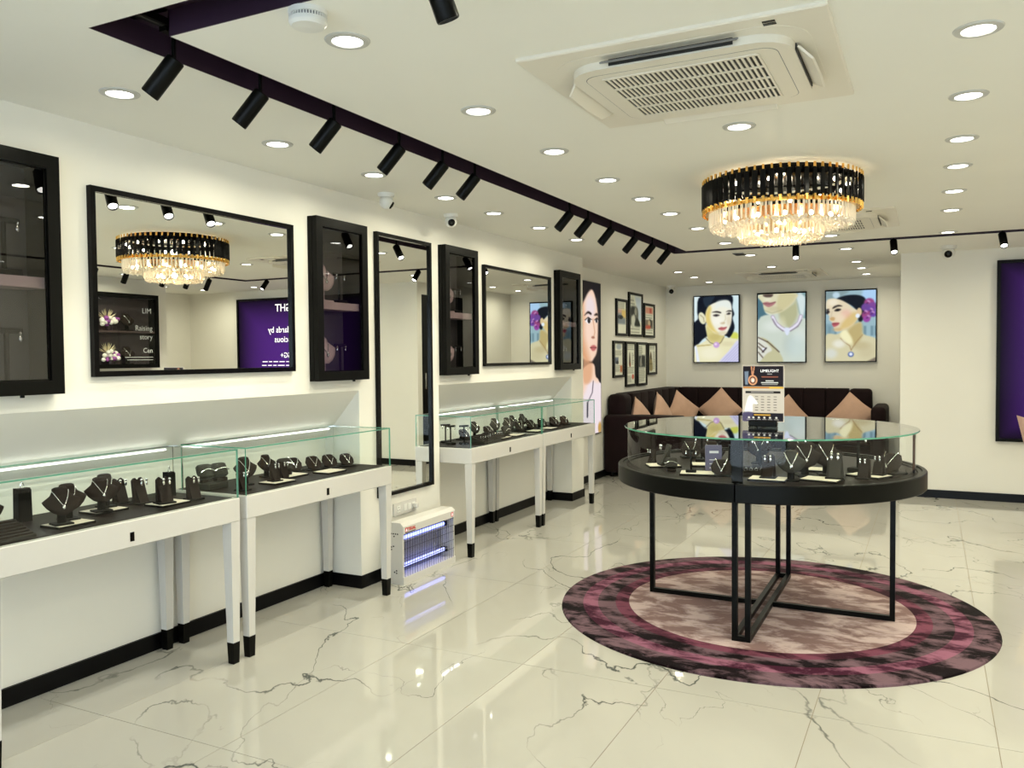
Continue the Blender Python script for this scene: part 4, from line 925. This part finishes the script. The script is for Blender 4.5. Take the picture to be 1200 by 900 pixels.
p.poly([(330,158),(430,148),(474,185),(470,240),(380,215),(300,240)], (222,230,226), op=.8, soft=16)
p.ell(160,335,38,68,(224,222,190),-.3); p.line([(140,300),(175,330),(180,375)],4,(150,140,110)); p.ell(204,400,9,9,(170,180,190))
p.poly([(265,275),(320,262),(368,275),(364,287),(318,278)], (40,34,34), soft=3); p.poly([(420,275),(450,258),(482,262),(480,274),(450,270)], (40,34,34), soft=3)
p.poly([(278,308),(315,295),(355,308),(315,324)], (70,60,60), soft=4); p.ell(318,309,12,11,(20,20,26)); p.poly([(425,300),(452,282),(476,292),(455,306)], (60,50,50), soft=4); p.ell(455,293,10,10,(20,20,26))
p.line([(415,300),(418,350),(400,385)],5,(208,200,170),op=.8); p.poly([(355,392),(385,382),(412,390),(400,404),(370,406)], (176,150,110), op=.7, soft=5)
p.poly([(338,452),(372,435),(395,440),(432,436),(418,462),(385,474),(355,468)], (196,110,112), soft=4); p.line([(340,453),(385,452),(430,440)],3,(120,60,66))
p.ell(330,370,55,46,(244,242,232),op=.6,soft=.95); p.ell(455,370,26,60,(210,196,168),op=.55,soft=.95); p.ell(385,500,50,20,(206,190,150),op=.5,soft=.9); p.ell(250,720,120,70,(240,238,220),op=.5,soft=.95); p.ell(440,620,70,26,(206,196,160),op=.5,soft=.9); p.ell(300,545,70,40,(176,160,96),op=.45,soft=.9)
p.line([(195,545),(250,605),(300,625)],4,(110,100,80)); p.line([(400,545),(370,600),(340,625)],4,(120,110,90)); p.line([(105,640),(260,628)],6,(150,128,60),op=.6)
p.ell(318,630,34,33,(196,160,210),soft=.2); p.ell(310,622,14,12,(236,214,240),soft=.6)
p.poly([(340,815),(450,700),(540,585),(580,585),(580,830)], (206,206,232), False); p.poly([(72,640),(98,640),(132,815),(100,815)], (222,228,240), False)
for i in range(7): p.line([(370+30*i,815),(560,620+32*i)],4,(160,158,200),op=.7)
screen(.102, .714, 1.24, 2.142, p, 'wall screen showing a dark-haired woman in a one-shoulder top with a round pendant')
p = Paint(SWd, SHt, 110, (65,75,578,805), (206,216,204))
p.poly([(65,75),(110,75),(140,260),(190,310),(65,360)], (76,112,126), soft=6); p.poly([(480,75),(590,75),(590,330),(530,320),(500,240)], (126,156,160), soft=8); p.ell(520,130,34,60,(198,212,212),soft=.5); p.poly([(495,120),(575,120),(560,320),(525,300)], (206,220,220), soft=10)
p.poly([(65,362),(230,290),(300,260),(470,140),(500,300),(590,400),(590,820),(60,820)], (198,208,196), soft=6)
p.poly([(300,270),(440,190),(480,150),(500,300),(440,420),(390,440),(330,380)], (170,168,122), op=.75, soft=20)
p.poly([(80,75),(470,75),(470,150),(380,240),(280,285),(200,288),(150,265),(128,220),(118,170)], (212,208,176), soft=6)
p.poly([(300,75),(470,75),(460,150),(370,235),(280,270)], (196,188,140), op=.7, soft=16)
p.poly([(118,80),(160,110),(215,105),(228,78)], (80,64,60), soft=5); p.poly([(118,170),(165,155),(200,165),(262,158),(240,190),(190,214),(150,200)], (172,118,120), soft=4); p.line([(120,172),(190,180),(260,160)],3,(100,60,66))
p.line([(140,250),(220,280),(330,250)],6,(150,150,120),op=.5); p.ell(170,130,40,22,(226,222,200),op=.7,soft=.95); p.ell(240,235,70,26,(188,182,146),op=.6,soft=.95); p.ell(240,420,110,60,(222,228,222),op=.6,soft=.95); p.ell(400,620,60,110,(178,190,184),op=.5,soft=.95); p.ell(520,520,60,70,(214,222,216),op=.6,soft=.95); p.ell(330,380,40,60,(206,204,166),op=.6,soft=.9)
for w_, col in ((20,(172,160,176)),(12,(224,222,236))): p.line([(228,320),(262,390),(320,440),(385,475),(450,440),(510,390),(532,320)],w_,col)
p.line([(228,345),(275,425),(340,475)],6,(120,112,124),op=.8); p.line([(420,478),(500,430),(540,360)],6,(120,112,124),op=.8)
p.poly([(355,452),(385,440),(415,455),(400,510),(385,522),(368,505)], (214,222,240), soft=5)
p.poly([(65,560),(110,540),(200,590),(300,700),(330,820),(60,820)], (190,188,150), soft=6); p.poly([(65,540),(120,560),(180,620),(220,680),(160,720),(90,800),(60,790)], (214,216,204), soft=6)
for a, b_ in (((70,540),(170,590)),((170,585),(300,700)),((70,600),(150,660)),((70,640),(130,700)),((70,700),(120,760))): p.line([a,b_],6,(74,58,50),op=.85)
p.ell(130,668,18,16,(236,240,250)); p.line([(115,700),(160,655)],7,(60,50,56)); p.ell(480,640,90,130,(192,210,210),op=.5,soft=.9)
screen(.939, 1.553, 1.238, 2.145, p, 'wall screen showing a diamond necklace on a bare neck')
p = Paint(SWd, SHt, 110, (65,75,580,800), (150,180,190))
p.poly([(440,75),(590,75),(590,300),(460,300)], (168,202,236), soft=14); p.poly([(60,75),(300,75),(160,160),(60,200)], (130,152,156), soft=14); p.ell(170,115,36,32,(184,208,222),soft=.5)
for x in (90,150,450,520,560): p.poly([(x,440),(x+26,440),(x+26,540),(x,540)], (110,140,152), False, 6)
p.poly([(60,420),(140,430),(140,540),(60,540)], (120,150,160), soft=10, op=.7)
p.poly([(160,165),(250,125),(380,120),(465,160),(462,260),(440,380),(400,390),(380,290),(330,230),(250,190)], (20,26,36), soft=5)
p.poly([(60,535),(180,520),(250,480),(300,450),(420,400),(445,520),(590,590),(590,820),(60,820)], (206,200,164), soft=6)
p.poly([(300,470),(420,400),(440,520),(400,600),(340,640),(300,560)], (178,158,100), op=.75, soft=18); p.poly([(230,490),(270,480),(330,560),(340,640),(260,590),(215,540)], (238,234,190), op=.9, soft=12)
p.poly([(68,180),(110,150),(200,160),(280,200),(340,250),(395,290),(390,360),(340,430),(270,470),(200,492),(160,490),(150,460),(130,420),(128,395),(98,370),(100,330),(72,290)], (222,208,178), soft=5)
p.poly([(280,330),(380,300),(385,370),(320,440),(240,470),(200,470)], (206,178,104), op=.7, soft=20); p.ell(270,310,50,44,(226,176,160),op=.6,soft=.9)
p.poly([(130,255),(150,228),(195,216),(236,232),(190,234),(150,250)], (36,30,30), soft=3); p.poly([(150,278),(180,255),(222,262),(195,282)], (40,34,36), soft=4); p.ell(185,270,13,10,(16,16,20)); p.poly([(68,280),(92,270),(104,288),(85,308),(68,306)], (40,36,40), soft=4); p.poly([(66,262),(92,254),(100,262),(70,272)], (50,44,44), soft=3)
p.poly([(105,355),(130,340),(160,350),(150,378),(118,376)], (188,150,96), op=.8, soft=5); p.line([(128,280),(118,340)],5,(190,176,150),op=.7)
p.poly([(128,405),(160,398),(205,402),(190,428),(150,444),(134,430)], (178,90,98), soft=4); p.line([(130,412),(200,408)],3,(110,50,60))
p.ell(140,190,50,34,(236,228,208),op=.7,soft=.95); p.ell(215,350,50,40,(234,212,184),op=.6,soft=.95); p.ell(180,470,44,18,(190,160,110),op=.6,soft=.9); p.ell(420,640,90,40,(178,164,120),op=.5,soft=.95); p.ell(480,700,80,70,(188,178,142),op=.5,soft=.95)
p.ell(405,295,26,42,(214,190,150)); p.ell(390,335,22,22,(226,236,248),soft=.3)
for cx_, cy_, r_ in ((505,205,52),(540,240,45),(470,250,45),(520,290,52),(480,330,50),(545,320,34),(480,370,36)): p.ell(cx_,cy_,r_,r_*.9,(132+int(26*math.sin(cx_)),70,142+int(20*math.cos(cy_))),soft=.3)
for cx_, cy_ in ((500,190),(530,270),(475,290),(500,340),(545,300)): p.ell(cx_,cy_,18,9,(190,140,196),.6,soft=.8); p.ell(cx_-14,cy_+18,14,7,(92,44,104),-.5,soft=.8)
p.line([(215,560),(250,600),(310,640),(325,690)],3,(140,110,70)); p.line([(440,530),(380,600),(340,660),(325,690)],3,(140,110,70))
p.ell(322,730,30,27,(70,90,150),soft=.2); p.ell(322,728,18,17,(226,234,250),soft=.4); p.ell(200,620,60,40,(232,232,224),op=.7,soft=.9); p.ell(120,720,60,50,(210,222,236),op=.5,soft=.9)
p.poly([(480,805),(580,755),(590,820)], (120,110,96), False, 6)
screen(1.775, 2.375, 1.241, 2.147, p, 'wall screen showing a woman in profile with a purple flower in her hair')

# portrait poster (lightbox) on the alcove wall
PX, py0, py1, pz0, pz1 = -.292, 7.56, 8.604, .50, 2.137
t = thing('portrait_poster', 'tall backlit portrait poster of a woman with a necklace beside the last cabinet', 'poster', (PX+.015,(py0+py1)/2,pz0))
MB().box(PX+.0005, PX+.022, py0, py1, pz0, pz1).build('lightbox', BLK, t, smooth=False)
p = Paint(py1-py0-.02, pz1-pz0-.02, 110, (-66,40,128,840), (24,20,26))
p.ell(10,330,112,330,(26,20,22),soft=.15)
p.poly([(-66,640),(-20,560),(40,480),(88,470),(100,540),(140,580),(140,850),(-70,850)], (240,205,180)); p.poly([(-66,700),(20,640),(60,560),(110,570),(140,580),(140,860),(-70,860)], (232,222,232), op=.85, soft=12)
p.poly([(-20,280),(8,200),(36,140),(60,92),(79,76),(94,98),(106,150),(112,210),(112,300),(106,400),(88,440),(70,456),(30,440),(-10,400)], (238,204,180), soft=5)
p.poly([(-20,280),(8,200),(30,150),(36,260),(44,370),(62,450),(30,440),(-10,400)], (206,140,92), op=.7, soft=16); p.ell(70,170,26,60,(226,214,222),op=.8,soft=.8); p.ell(62,300,26,60,(240,212,196),op=.6,soft=.9)
p.poly([(30,440),(66,456),(80,470),(70,560),(30,560)], (214,160,120), op=.8, soft=8)
p.poly([(36,218),(56,192),(76,200),(72,210),(56,204)], (44,30,26), soft=3); p.poly([(90,210),(104,196),(112,204),(108,210)], (44,30,26), soft=3)
p.poly([(42,244),(60,224),(76,236),(62,258)], (236,232,234), soft=3); p.ell(62,241,9,14,(40,36,40)); p.poly([(94,236),(106,224),(113,236),(104,250)], (220,216,220), soft=3); p.ell(104,238,6,11,(40,36,40)); p.line([(40,240),(58,223),(76,234)],2.5,(30,20,20)); p.line([(93,234),(106,222),(114,232)],2.5,(30,20,20))
p.line([(84,230),(94,300),(88,325)],3,(206,160,130),op=.8); p.ell(84,328,10,7,(150,96,76),op=.8,soft=.6)
p.poly([(68,380),(84,368),(98,372),(104,382),(92,398),(78,398)], (190,100,100), soft=3); p.line([(68,382),(86,380),(102,382)],2,(96,40,44))
p.poly([(100,470),(128,460),(128,570),(108,540)], (20,18,24), soft=3)
p.line([(84,560),(78,620),(60,655),(52,670)],3,(120,112,120)); p.line([(52,670),(50,745)],4,(90,86,96))
for i in range(7): p.ell(51,672+11*i,4.5,4.5,(70,66,76),soft=.4)
p.ell(120,815,10,30,(190,150,80),soft=.6)
L = wloc(t); link('picture', p.mesh('picture', frameM((PX+.0228-L.x, py0+.01-L.y, pz0+.01-L.z), (0,1,0), (0,0,1)), POSTER), t)
# framed clippings
FRM = [(9.125,9.52,1.579,2.01),(9.575,10.115,1.578,2.114),(10.165,10.624,1.576,2.012),(9.02,9.389,1.092,1.52),(9.452,9.835,.972,1.517),(9.888,10.285,.969,1.513),(10.325,10.715,1.096,1.508)]
flb = ['black-framed clipping with an eye photo, upper group beside the poster', 'largest black-framed clipping with a seated figure, middle of the upper group', 'black-framed clipping with red headline blocks, upper group near the corner', 'short black-framed clipping beside the poster in the lower group', 'long black-framed clipping with a slim dark figure in the lower group', 'long black-framed clipping with a dark photo in the lower group', 'short black-framed clipping with an ornate column near the corner in the lower group']
FX = -.292
for k, ((a, b, z0, z1), lab) in enumerate(zip(FRM, flb)):
    t = thing('picture_frame', lab, 'picture frame', (FX+.01,(a+b)/2,z0)); w = .045
    for bx in ((a,b,z1-.03,z1),(a,b,z0,z0+.03),(a,a+w,z0+.03,z1-.03),(b-w,b,z0+.03,z1-.03)): MB().box(FX+.0005,FX+.022,*bx).build('frame_bar', BLK, t, smooth=False)
    p = Paint(b-a-2*w+.01, z1-z0-.05, 34, (0,0,100,140), (226,228,214)); r2 = random.Random(k+5)
    def lines(v0, v1, u0=10, u1=90, col=(150,152,140)):
        v = v0
        while v < v1: p.line([(u0,v),(u1-r2.random()*12,v)],1.4,col); v += 6
    if k == 0: lines(8,34); p.poly([(5,40),(92,40),(92,98),(5,98)],(130,140,150),False); p.poly([(50,36),(95,36),(95,70),(50,70)],(226,196,120),False,6); p.poly([(5,36),(50,36),(50,52),(5,52)],(216,176,160),False,6); p.ell(38,68,30,9,(60,66,72)); p.ell(42,70,8,8,(20,24,30))
    elif k == 1: p.poly([(45,5),(100,5),(100,90),(70,90)],(196,210,226),False,8); lines(14,36,8,45); p.poly([(5,45),(60,42),(72,70),(60,95),(5,105)],(90,94,88)); p.ell(30,60,20,18,(40,42,40)); p.ell(50,58,10,14,(150,150,140)); p.poly([(15,80),(40,70),(45,105),(20,115)],(200,202,192)); p.poly([(40,108),(62,80),(88,108)],(20,26,24)); lines(114,134)
    elif k == 2: p.poly([(10,8),(92,8),(92,38),(10,38)],(212,150,130),False); p.poly([(55,12),(75,12),(75,34),(55,34)],(190,80,70),False); lines(46,60); p.poly([(8,66),(92,66),(92,108),(8,108)],(120,110,96),False); p.ell(60,82,22,20,(60,60,56)); p.ell(50,84,14,16,(196,180,150)); p.poly([(8,95),(60,92),(60,108),(8,108)],(190,90,70)); lines(116,134)
    elif k == 3: p.ell(55,16,30,12,(170,180,190),soft=.6); lines(34,54); p.poly([(5,62),(50,62),(50,90),(5,90)],(110,120,140),False); p.ell(36,84,16,8,(50,54,60)); lines(98,126,12,70); p.poly([(70,98),(95,98),(95,126),(70,126)],(196,120,80),False)
    elif k == 4: lines(8,24); p.poly([(30,74),(34,36),(44,34),(50,74)],(86,80,64)); p.ell(43,72,8,8,(130,70,30)); lines(34,74,64,90); lines(82,104,12,90); p.ell(78,114,14,9,(206,110,90)); lines(112,134,12,60)
    elif k == 5: lines(10,36,12,60,(120,126,110)); p.poly([(5,40),(92,40),(92,82),(5,82)],(60,66,66),False); p.ell(45,60,26,16,(140,140,130),-.6); p.ell(60,56,12,18,(30,32,34)); lines(88,134)
    else: lines(8,24,12,90); p.poly([(10,124),(14,60),(30,34),(44,60),(56,124)],(150,138,96)); p.poly([(18,64),(32,38),(42,64)],(84,76,60)); p.line([(20,70),(48,70)],2,(90,80,60)); p.line([(16,95),(52,95)],2,(100,90,66)); lines(34,124,64,92)
    L = wloc(t); link('clipping', p.mesh('clipping', frameM((FX+.012-L.x, a+w-.005-L.y, z0+.025-L.z), (0,1,0), (0,0,1)), PRINT), t)

# ================================================================== PURPLE PANEL, CHAIR, OPPOSITE WALL
DY = 8.64; qx0, qx1, qz0, qz1 = 3.494, 5.66, .548, 2.168
t = thing('purple_panel', 'large purple backlit wall panel with black frame and white lettering', 'sign', ((qx0+qx1)/2, DY-.02, qz0)); bb = .028
for bx in ((qx0,qx1,qz1-bb,qz1),(qx0,qx1,qz0,qz0+bb),(qx0,qx0+bb,qz0+bb,qz1-bb),(qx1-bb,qx1,qz0+bb,qz1-bb)): MB().box(bx[0],bx[1],DY-.045,DY-.0005,bx[2],bx[3]).build('frame_bar', BLK, t, smooth=False)
p = Paint(qx1-qx0-2*bb, qz1-qz0-2*bb, 80, (0,0,2.11,1.564), (24,10,38))
d_ = np.minimum(np.minimum(p.X, 2.11-p.X), np.minimum(p.Y, 1.564-p.Y)); k_ = (1-np.exp(-np.clip(d_,0,None)/.22))[...,None]; p.a = np.array([22,9,34])*(1-k_)+np.array([92,44,142])*k_  # backlight falloff put into the film colour, darker toward the frame
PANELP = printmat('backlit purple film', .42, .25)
L = wloc(t); link('panel_glow', p.mesh('panel_glow', frameM((qx0+bb-L.x, DY-.03-L.y, qz0+bb-L.z), (1,0,0), (0,0,1)), PANELP), t)
def ptxt(s, x, z, size): text('lettering', s, size, frameM((x-L.x, DY-.032-L.y, z-L.z), (1,0,0), (0,0,1)), WHITEINK, t, 'RIGHT', .0005, .001)
ptxt('LIMELIGHT', 4.97, 1.985, .14); ptxt('standards by', 5.10, 1.70, .115); ptxt('conscious', 4.99, 1.57, .115); ptxt('ESG+', 4.89, 1.36, .10)
for i, (xa_, z) in enumerate(((4.42,1.295),(4.36,1.245))):
    x_ = xa_
    while x_ < 5.18:
        wd_ = R.uniform(.05,.13); MB().box(x_, min(x_+wd_, 5.22), DY-.0325, DY-.032, z+.006, z+.018).build('text_line', WHITEINK, t, smooth=False); x_ += wd_+.025

c = thing('accent_chair', 'blush upholstered chair in front of the purple panel', 'chair', (3.86, 7.05, 0))
bk = MB(); vs = []; fs = []; n1, n2 = 16, 8
for side in (0, 1):
    for i in range(n1+1):
        u = -1+2*i/n1
        for j in range(n2+1):
            v = j/n2; wv_ = .22+.12*v; z = .40+.475*v-.03*v*(1-u*u)*1.0+(.02*v*u*u); x = u*wv_; y = -.20+.14*u*u-.10*v+side*.045
            vs.append((x,y,z))
o1 = (n1+1)*(n2+1)
for i in range(n1):
    for j in range(n2): q = i*(n2+1)+j; fs.append((q,q+1,q+n2+2,q+n2+1)); fs.append((o1+q,o1+q+n2+1,o1+q+n2+2,o1+q+1))
for i in range(n1):
    q = i*(n2+1); fs.append((q,q+n2+1,o1+q+n2+1,o1+q)); q += n2; fs.append((q,o1+q,o1+q+n2+1,q+n2+1))
for j in range(n2):
    fs.append((j,o1+j,o1+j+1,j+1)); q = n1*(n2+1)+j; fs.append((q,q+1,o1+q+1,o1+q))
MB().add(vs, fs).build('backrest', PINK, c, local=True, ang=60)
MB().rbox(-.24,.24,-.20,.26,.36,.46,.045,4).build('seat', PINK, c, local=True)
for x in (-.19,.19):
    for y in (-.17,.21): MB().cyl((x*.9,y*.9,.37),(x*1.1,y*1.1,0),.014,10,.009).build('leg', GOLD, c, local=True)

d1 = struct('door_1', MB().box(2.708,2.7118,8.74,9.62,.005,2.13), BLK, smooth=False)
MB().box(2.706,2.708,8.80,8.83,.95,1.15).build('pull_plate', CHROME, d1, smooth=False)
# cabinet on the opposite wall, seen in the mirror
oy0, oy1, oz0, oz1 = 5.75, 6.88, 1.255, 2.10
t = thing('window_cabinet', 'black glass-fronted display window with flowers on the wall opposite the mirrors', 'cabinet', (XR-.03,(oy0+oy1)/2,oz0)); b = .045
for bx in ((oy0,oy1,oz1-b,oz1),(oy0,oy1,oz0,oz0+b),(oy0,oy0+b,oz0+b,oz1-b),(oy1-b,oy1,oz0+b,oz1-b)): MB().box(XR-.13,XR-.0005,*bx).build('frame_bar', BLK, t, smooth=False)
MB().box(XR-.006,XR-.0005,oy0+b,oy1-b,oz0+b,oz1-b).build('back_panel', mat('dark plum backing', (.035,.024,.028), .5, var=.1), t, smooth=False)
MB().box(XR-.118,XR-.113,oy0+b,oy1-b,oz0+b,oz1-b).build('glass_panel', CLEAR, t, smooth=False)
zsh = (oz0+oz1)/2
MB().box(XR-.105,XR-.006,oy0+b,oy1-b,zsh-.02,zsh).build('shelf', mat('brown shelf', (.06,.035,.035), .5, var=.1), t, smooth=False)
L = wloc(t)
for s, y, z, sz_ in (('LIM', 6.79, 1.885, .085), ('Raising', 6.80, 1.685, .085), ('story', 6.80, 1.585, .085), ('Cen', 6.80, 1.43, .08)):
    text('window_lettering', s, sz_, frameM((XR-.112-L.x, y-L.y, z-L.z), (0,1,0), (0,0,1)), GREYINK, t, 'RIGHT')
for i, z in enumerate((1.375, 1.345)): MB().box(XR-.1125,XR-.112,6.42+.03*i,6.80,z,z+.006).build('text_line', GREYINK, t, smooth=False)
IVORY = mat('ivory petals', (.80,.70,.48), .6, var=.06); PINKP = mat('violet petals', (.30,.07,.33), .6, var=.2); WHP = mat('white petals', (.82,.78,.74), .6, var=.05); POT = mat('dark pot', (.03,.02,.025), .4, var=.1)
def flowers(y, z, lab, seed):
    f = thing('flower_arrangement', lab, 'flowers', (XR-.06,y,z)); r3 = random.Random(seed)
    MB().lathe([(.0001,0),(.028,0),(.036,.05),(.0001,.05)], 16).build('pot', POT, f, local=True)
    pm = MB().add([(0,0,0),(.009,0,.07),(0,.006,.075),(0,0,.125),(-.009,0,.07)], [(0,1,2),(1,3,2),(0,2,4),(2,3,4),(0,4,3),(0,3,1)]).mesh('petal', IVORY)
    for i in range(16):
        q = link('petal', pm, f, (0,-.03,.125)); a = -1.25+2.5*i/15; q.rotation_euler = (-a, r3.uniform(-.3,.3)-.1, 0)
    for i in range(20):
        yy, zz = r3.uniform(-.105,.10), r3.uniform(.05,.145); rr_ = r3.uniform(.02,.028)
        MB().sphere((r3.uniform(-.03,.01), yy, zz), rr_, 9, 6).build('bloom', PINKP if i % 3 == 0 else WHP, f, local=True)
flowers(6.27, zsh, 'ivory and violet flower arrangement on the upper shelf of the opposite display window', 1)
flowers(6.27, oz0+b, 'ivory and violet flower arrangement on the floor of the opposite display window', 2)
ww = 'opposite display window'
disp('necklace_bust', XR-.06, 6.50, zsh, -PI/2, ww, sc=1.5); disp('necklace_bust', XR-.06, 6.50, oz0+b, -PI/2, ww, sc=1.5)

ORD = ['first','second','third','fourth','fifth','sixth','seventh','eighth','ninth','tenth']
REF = {w1: (lambda q: -q[1], 'from its neighbour'), w2: (lambda q: -q[1], 'from the tall mirror'), w3: (lambda q: q[1], 'from the tall mirror'), w4: (lambda q: -q[1], 'from the poster'), wr: (lambda q: -q[0], 'from the purple-panel side')}
for key in dict.fromkeys((r[0], r[1]) for r in RECS):
    rs = [r for r in RECS if (r[0], r[1]) == key]; kind, where = key
    if where in REF:
        rs.sort(key=lambda r: REF[where][0](r[2]))
        for i, r in enumerate(rs):
            at_ = 'in the '+where+(', '+ORD[i]+' '+REF[where][1] if len(rs) > 1 else ''); r.append(at_)
    else:
        zm = sum(r[2][2] for r in rs)/len(rs)
        for lvl in (0, 1):
            q = sorted([r for r in rs if (r[2][2] > zm) == bool(lvl)], key=lambda r: -r[2][1])
            for i, r in enumerate(q): r.append('on the '+('upper' if lvl else 'lower')+' shelf, '+where+(', '+ORD[i]+' from the wide mirror' if len(q) > 1 else ''))
    for r in rs:
        r[4]['label'] = r[3]+' '+r[6]
        if len(rs) == 1 and 'group' in r[4]: del r[4]['group']
        for o in r[5]:
            k = o.name.split('.')[0]; k = {'finger_ring': 'ring'}.get(k, k)
            nm = {'necklace bust': 'bust', 'taupe necklace bust': 'taupe bust', 'grey necklace bust': 'grey bust', 'mauve necklace bust': 'mauve bust', 'taupe earring stand': 'taupe stand', 'grey earring stand': 'grey stand', 'low taupe necklace easel': 'easel', 'grey bracelet pillow': 'pillow', 'black T-bar stand': 'T-bar', 'sloping ring tray': 'ring tray', 'black ring tower': 'ring tower'}[r[3]]
            o['label'] = 'silver '+k+' on '+nm+' '+r[6]
for n_ in list(PROT):
    t_, u_ = PROT[n_]
    if not u_[0]:
        for q in list(t_.children): bpy.data.objects.remove(q)
        bpy.data.objects.remove(t_)
bpy.context.view_layer.update()
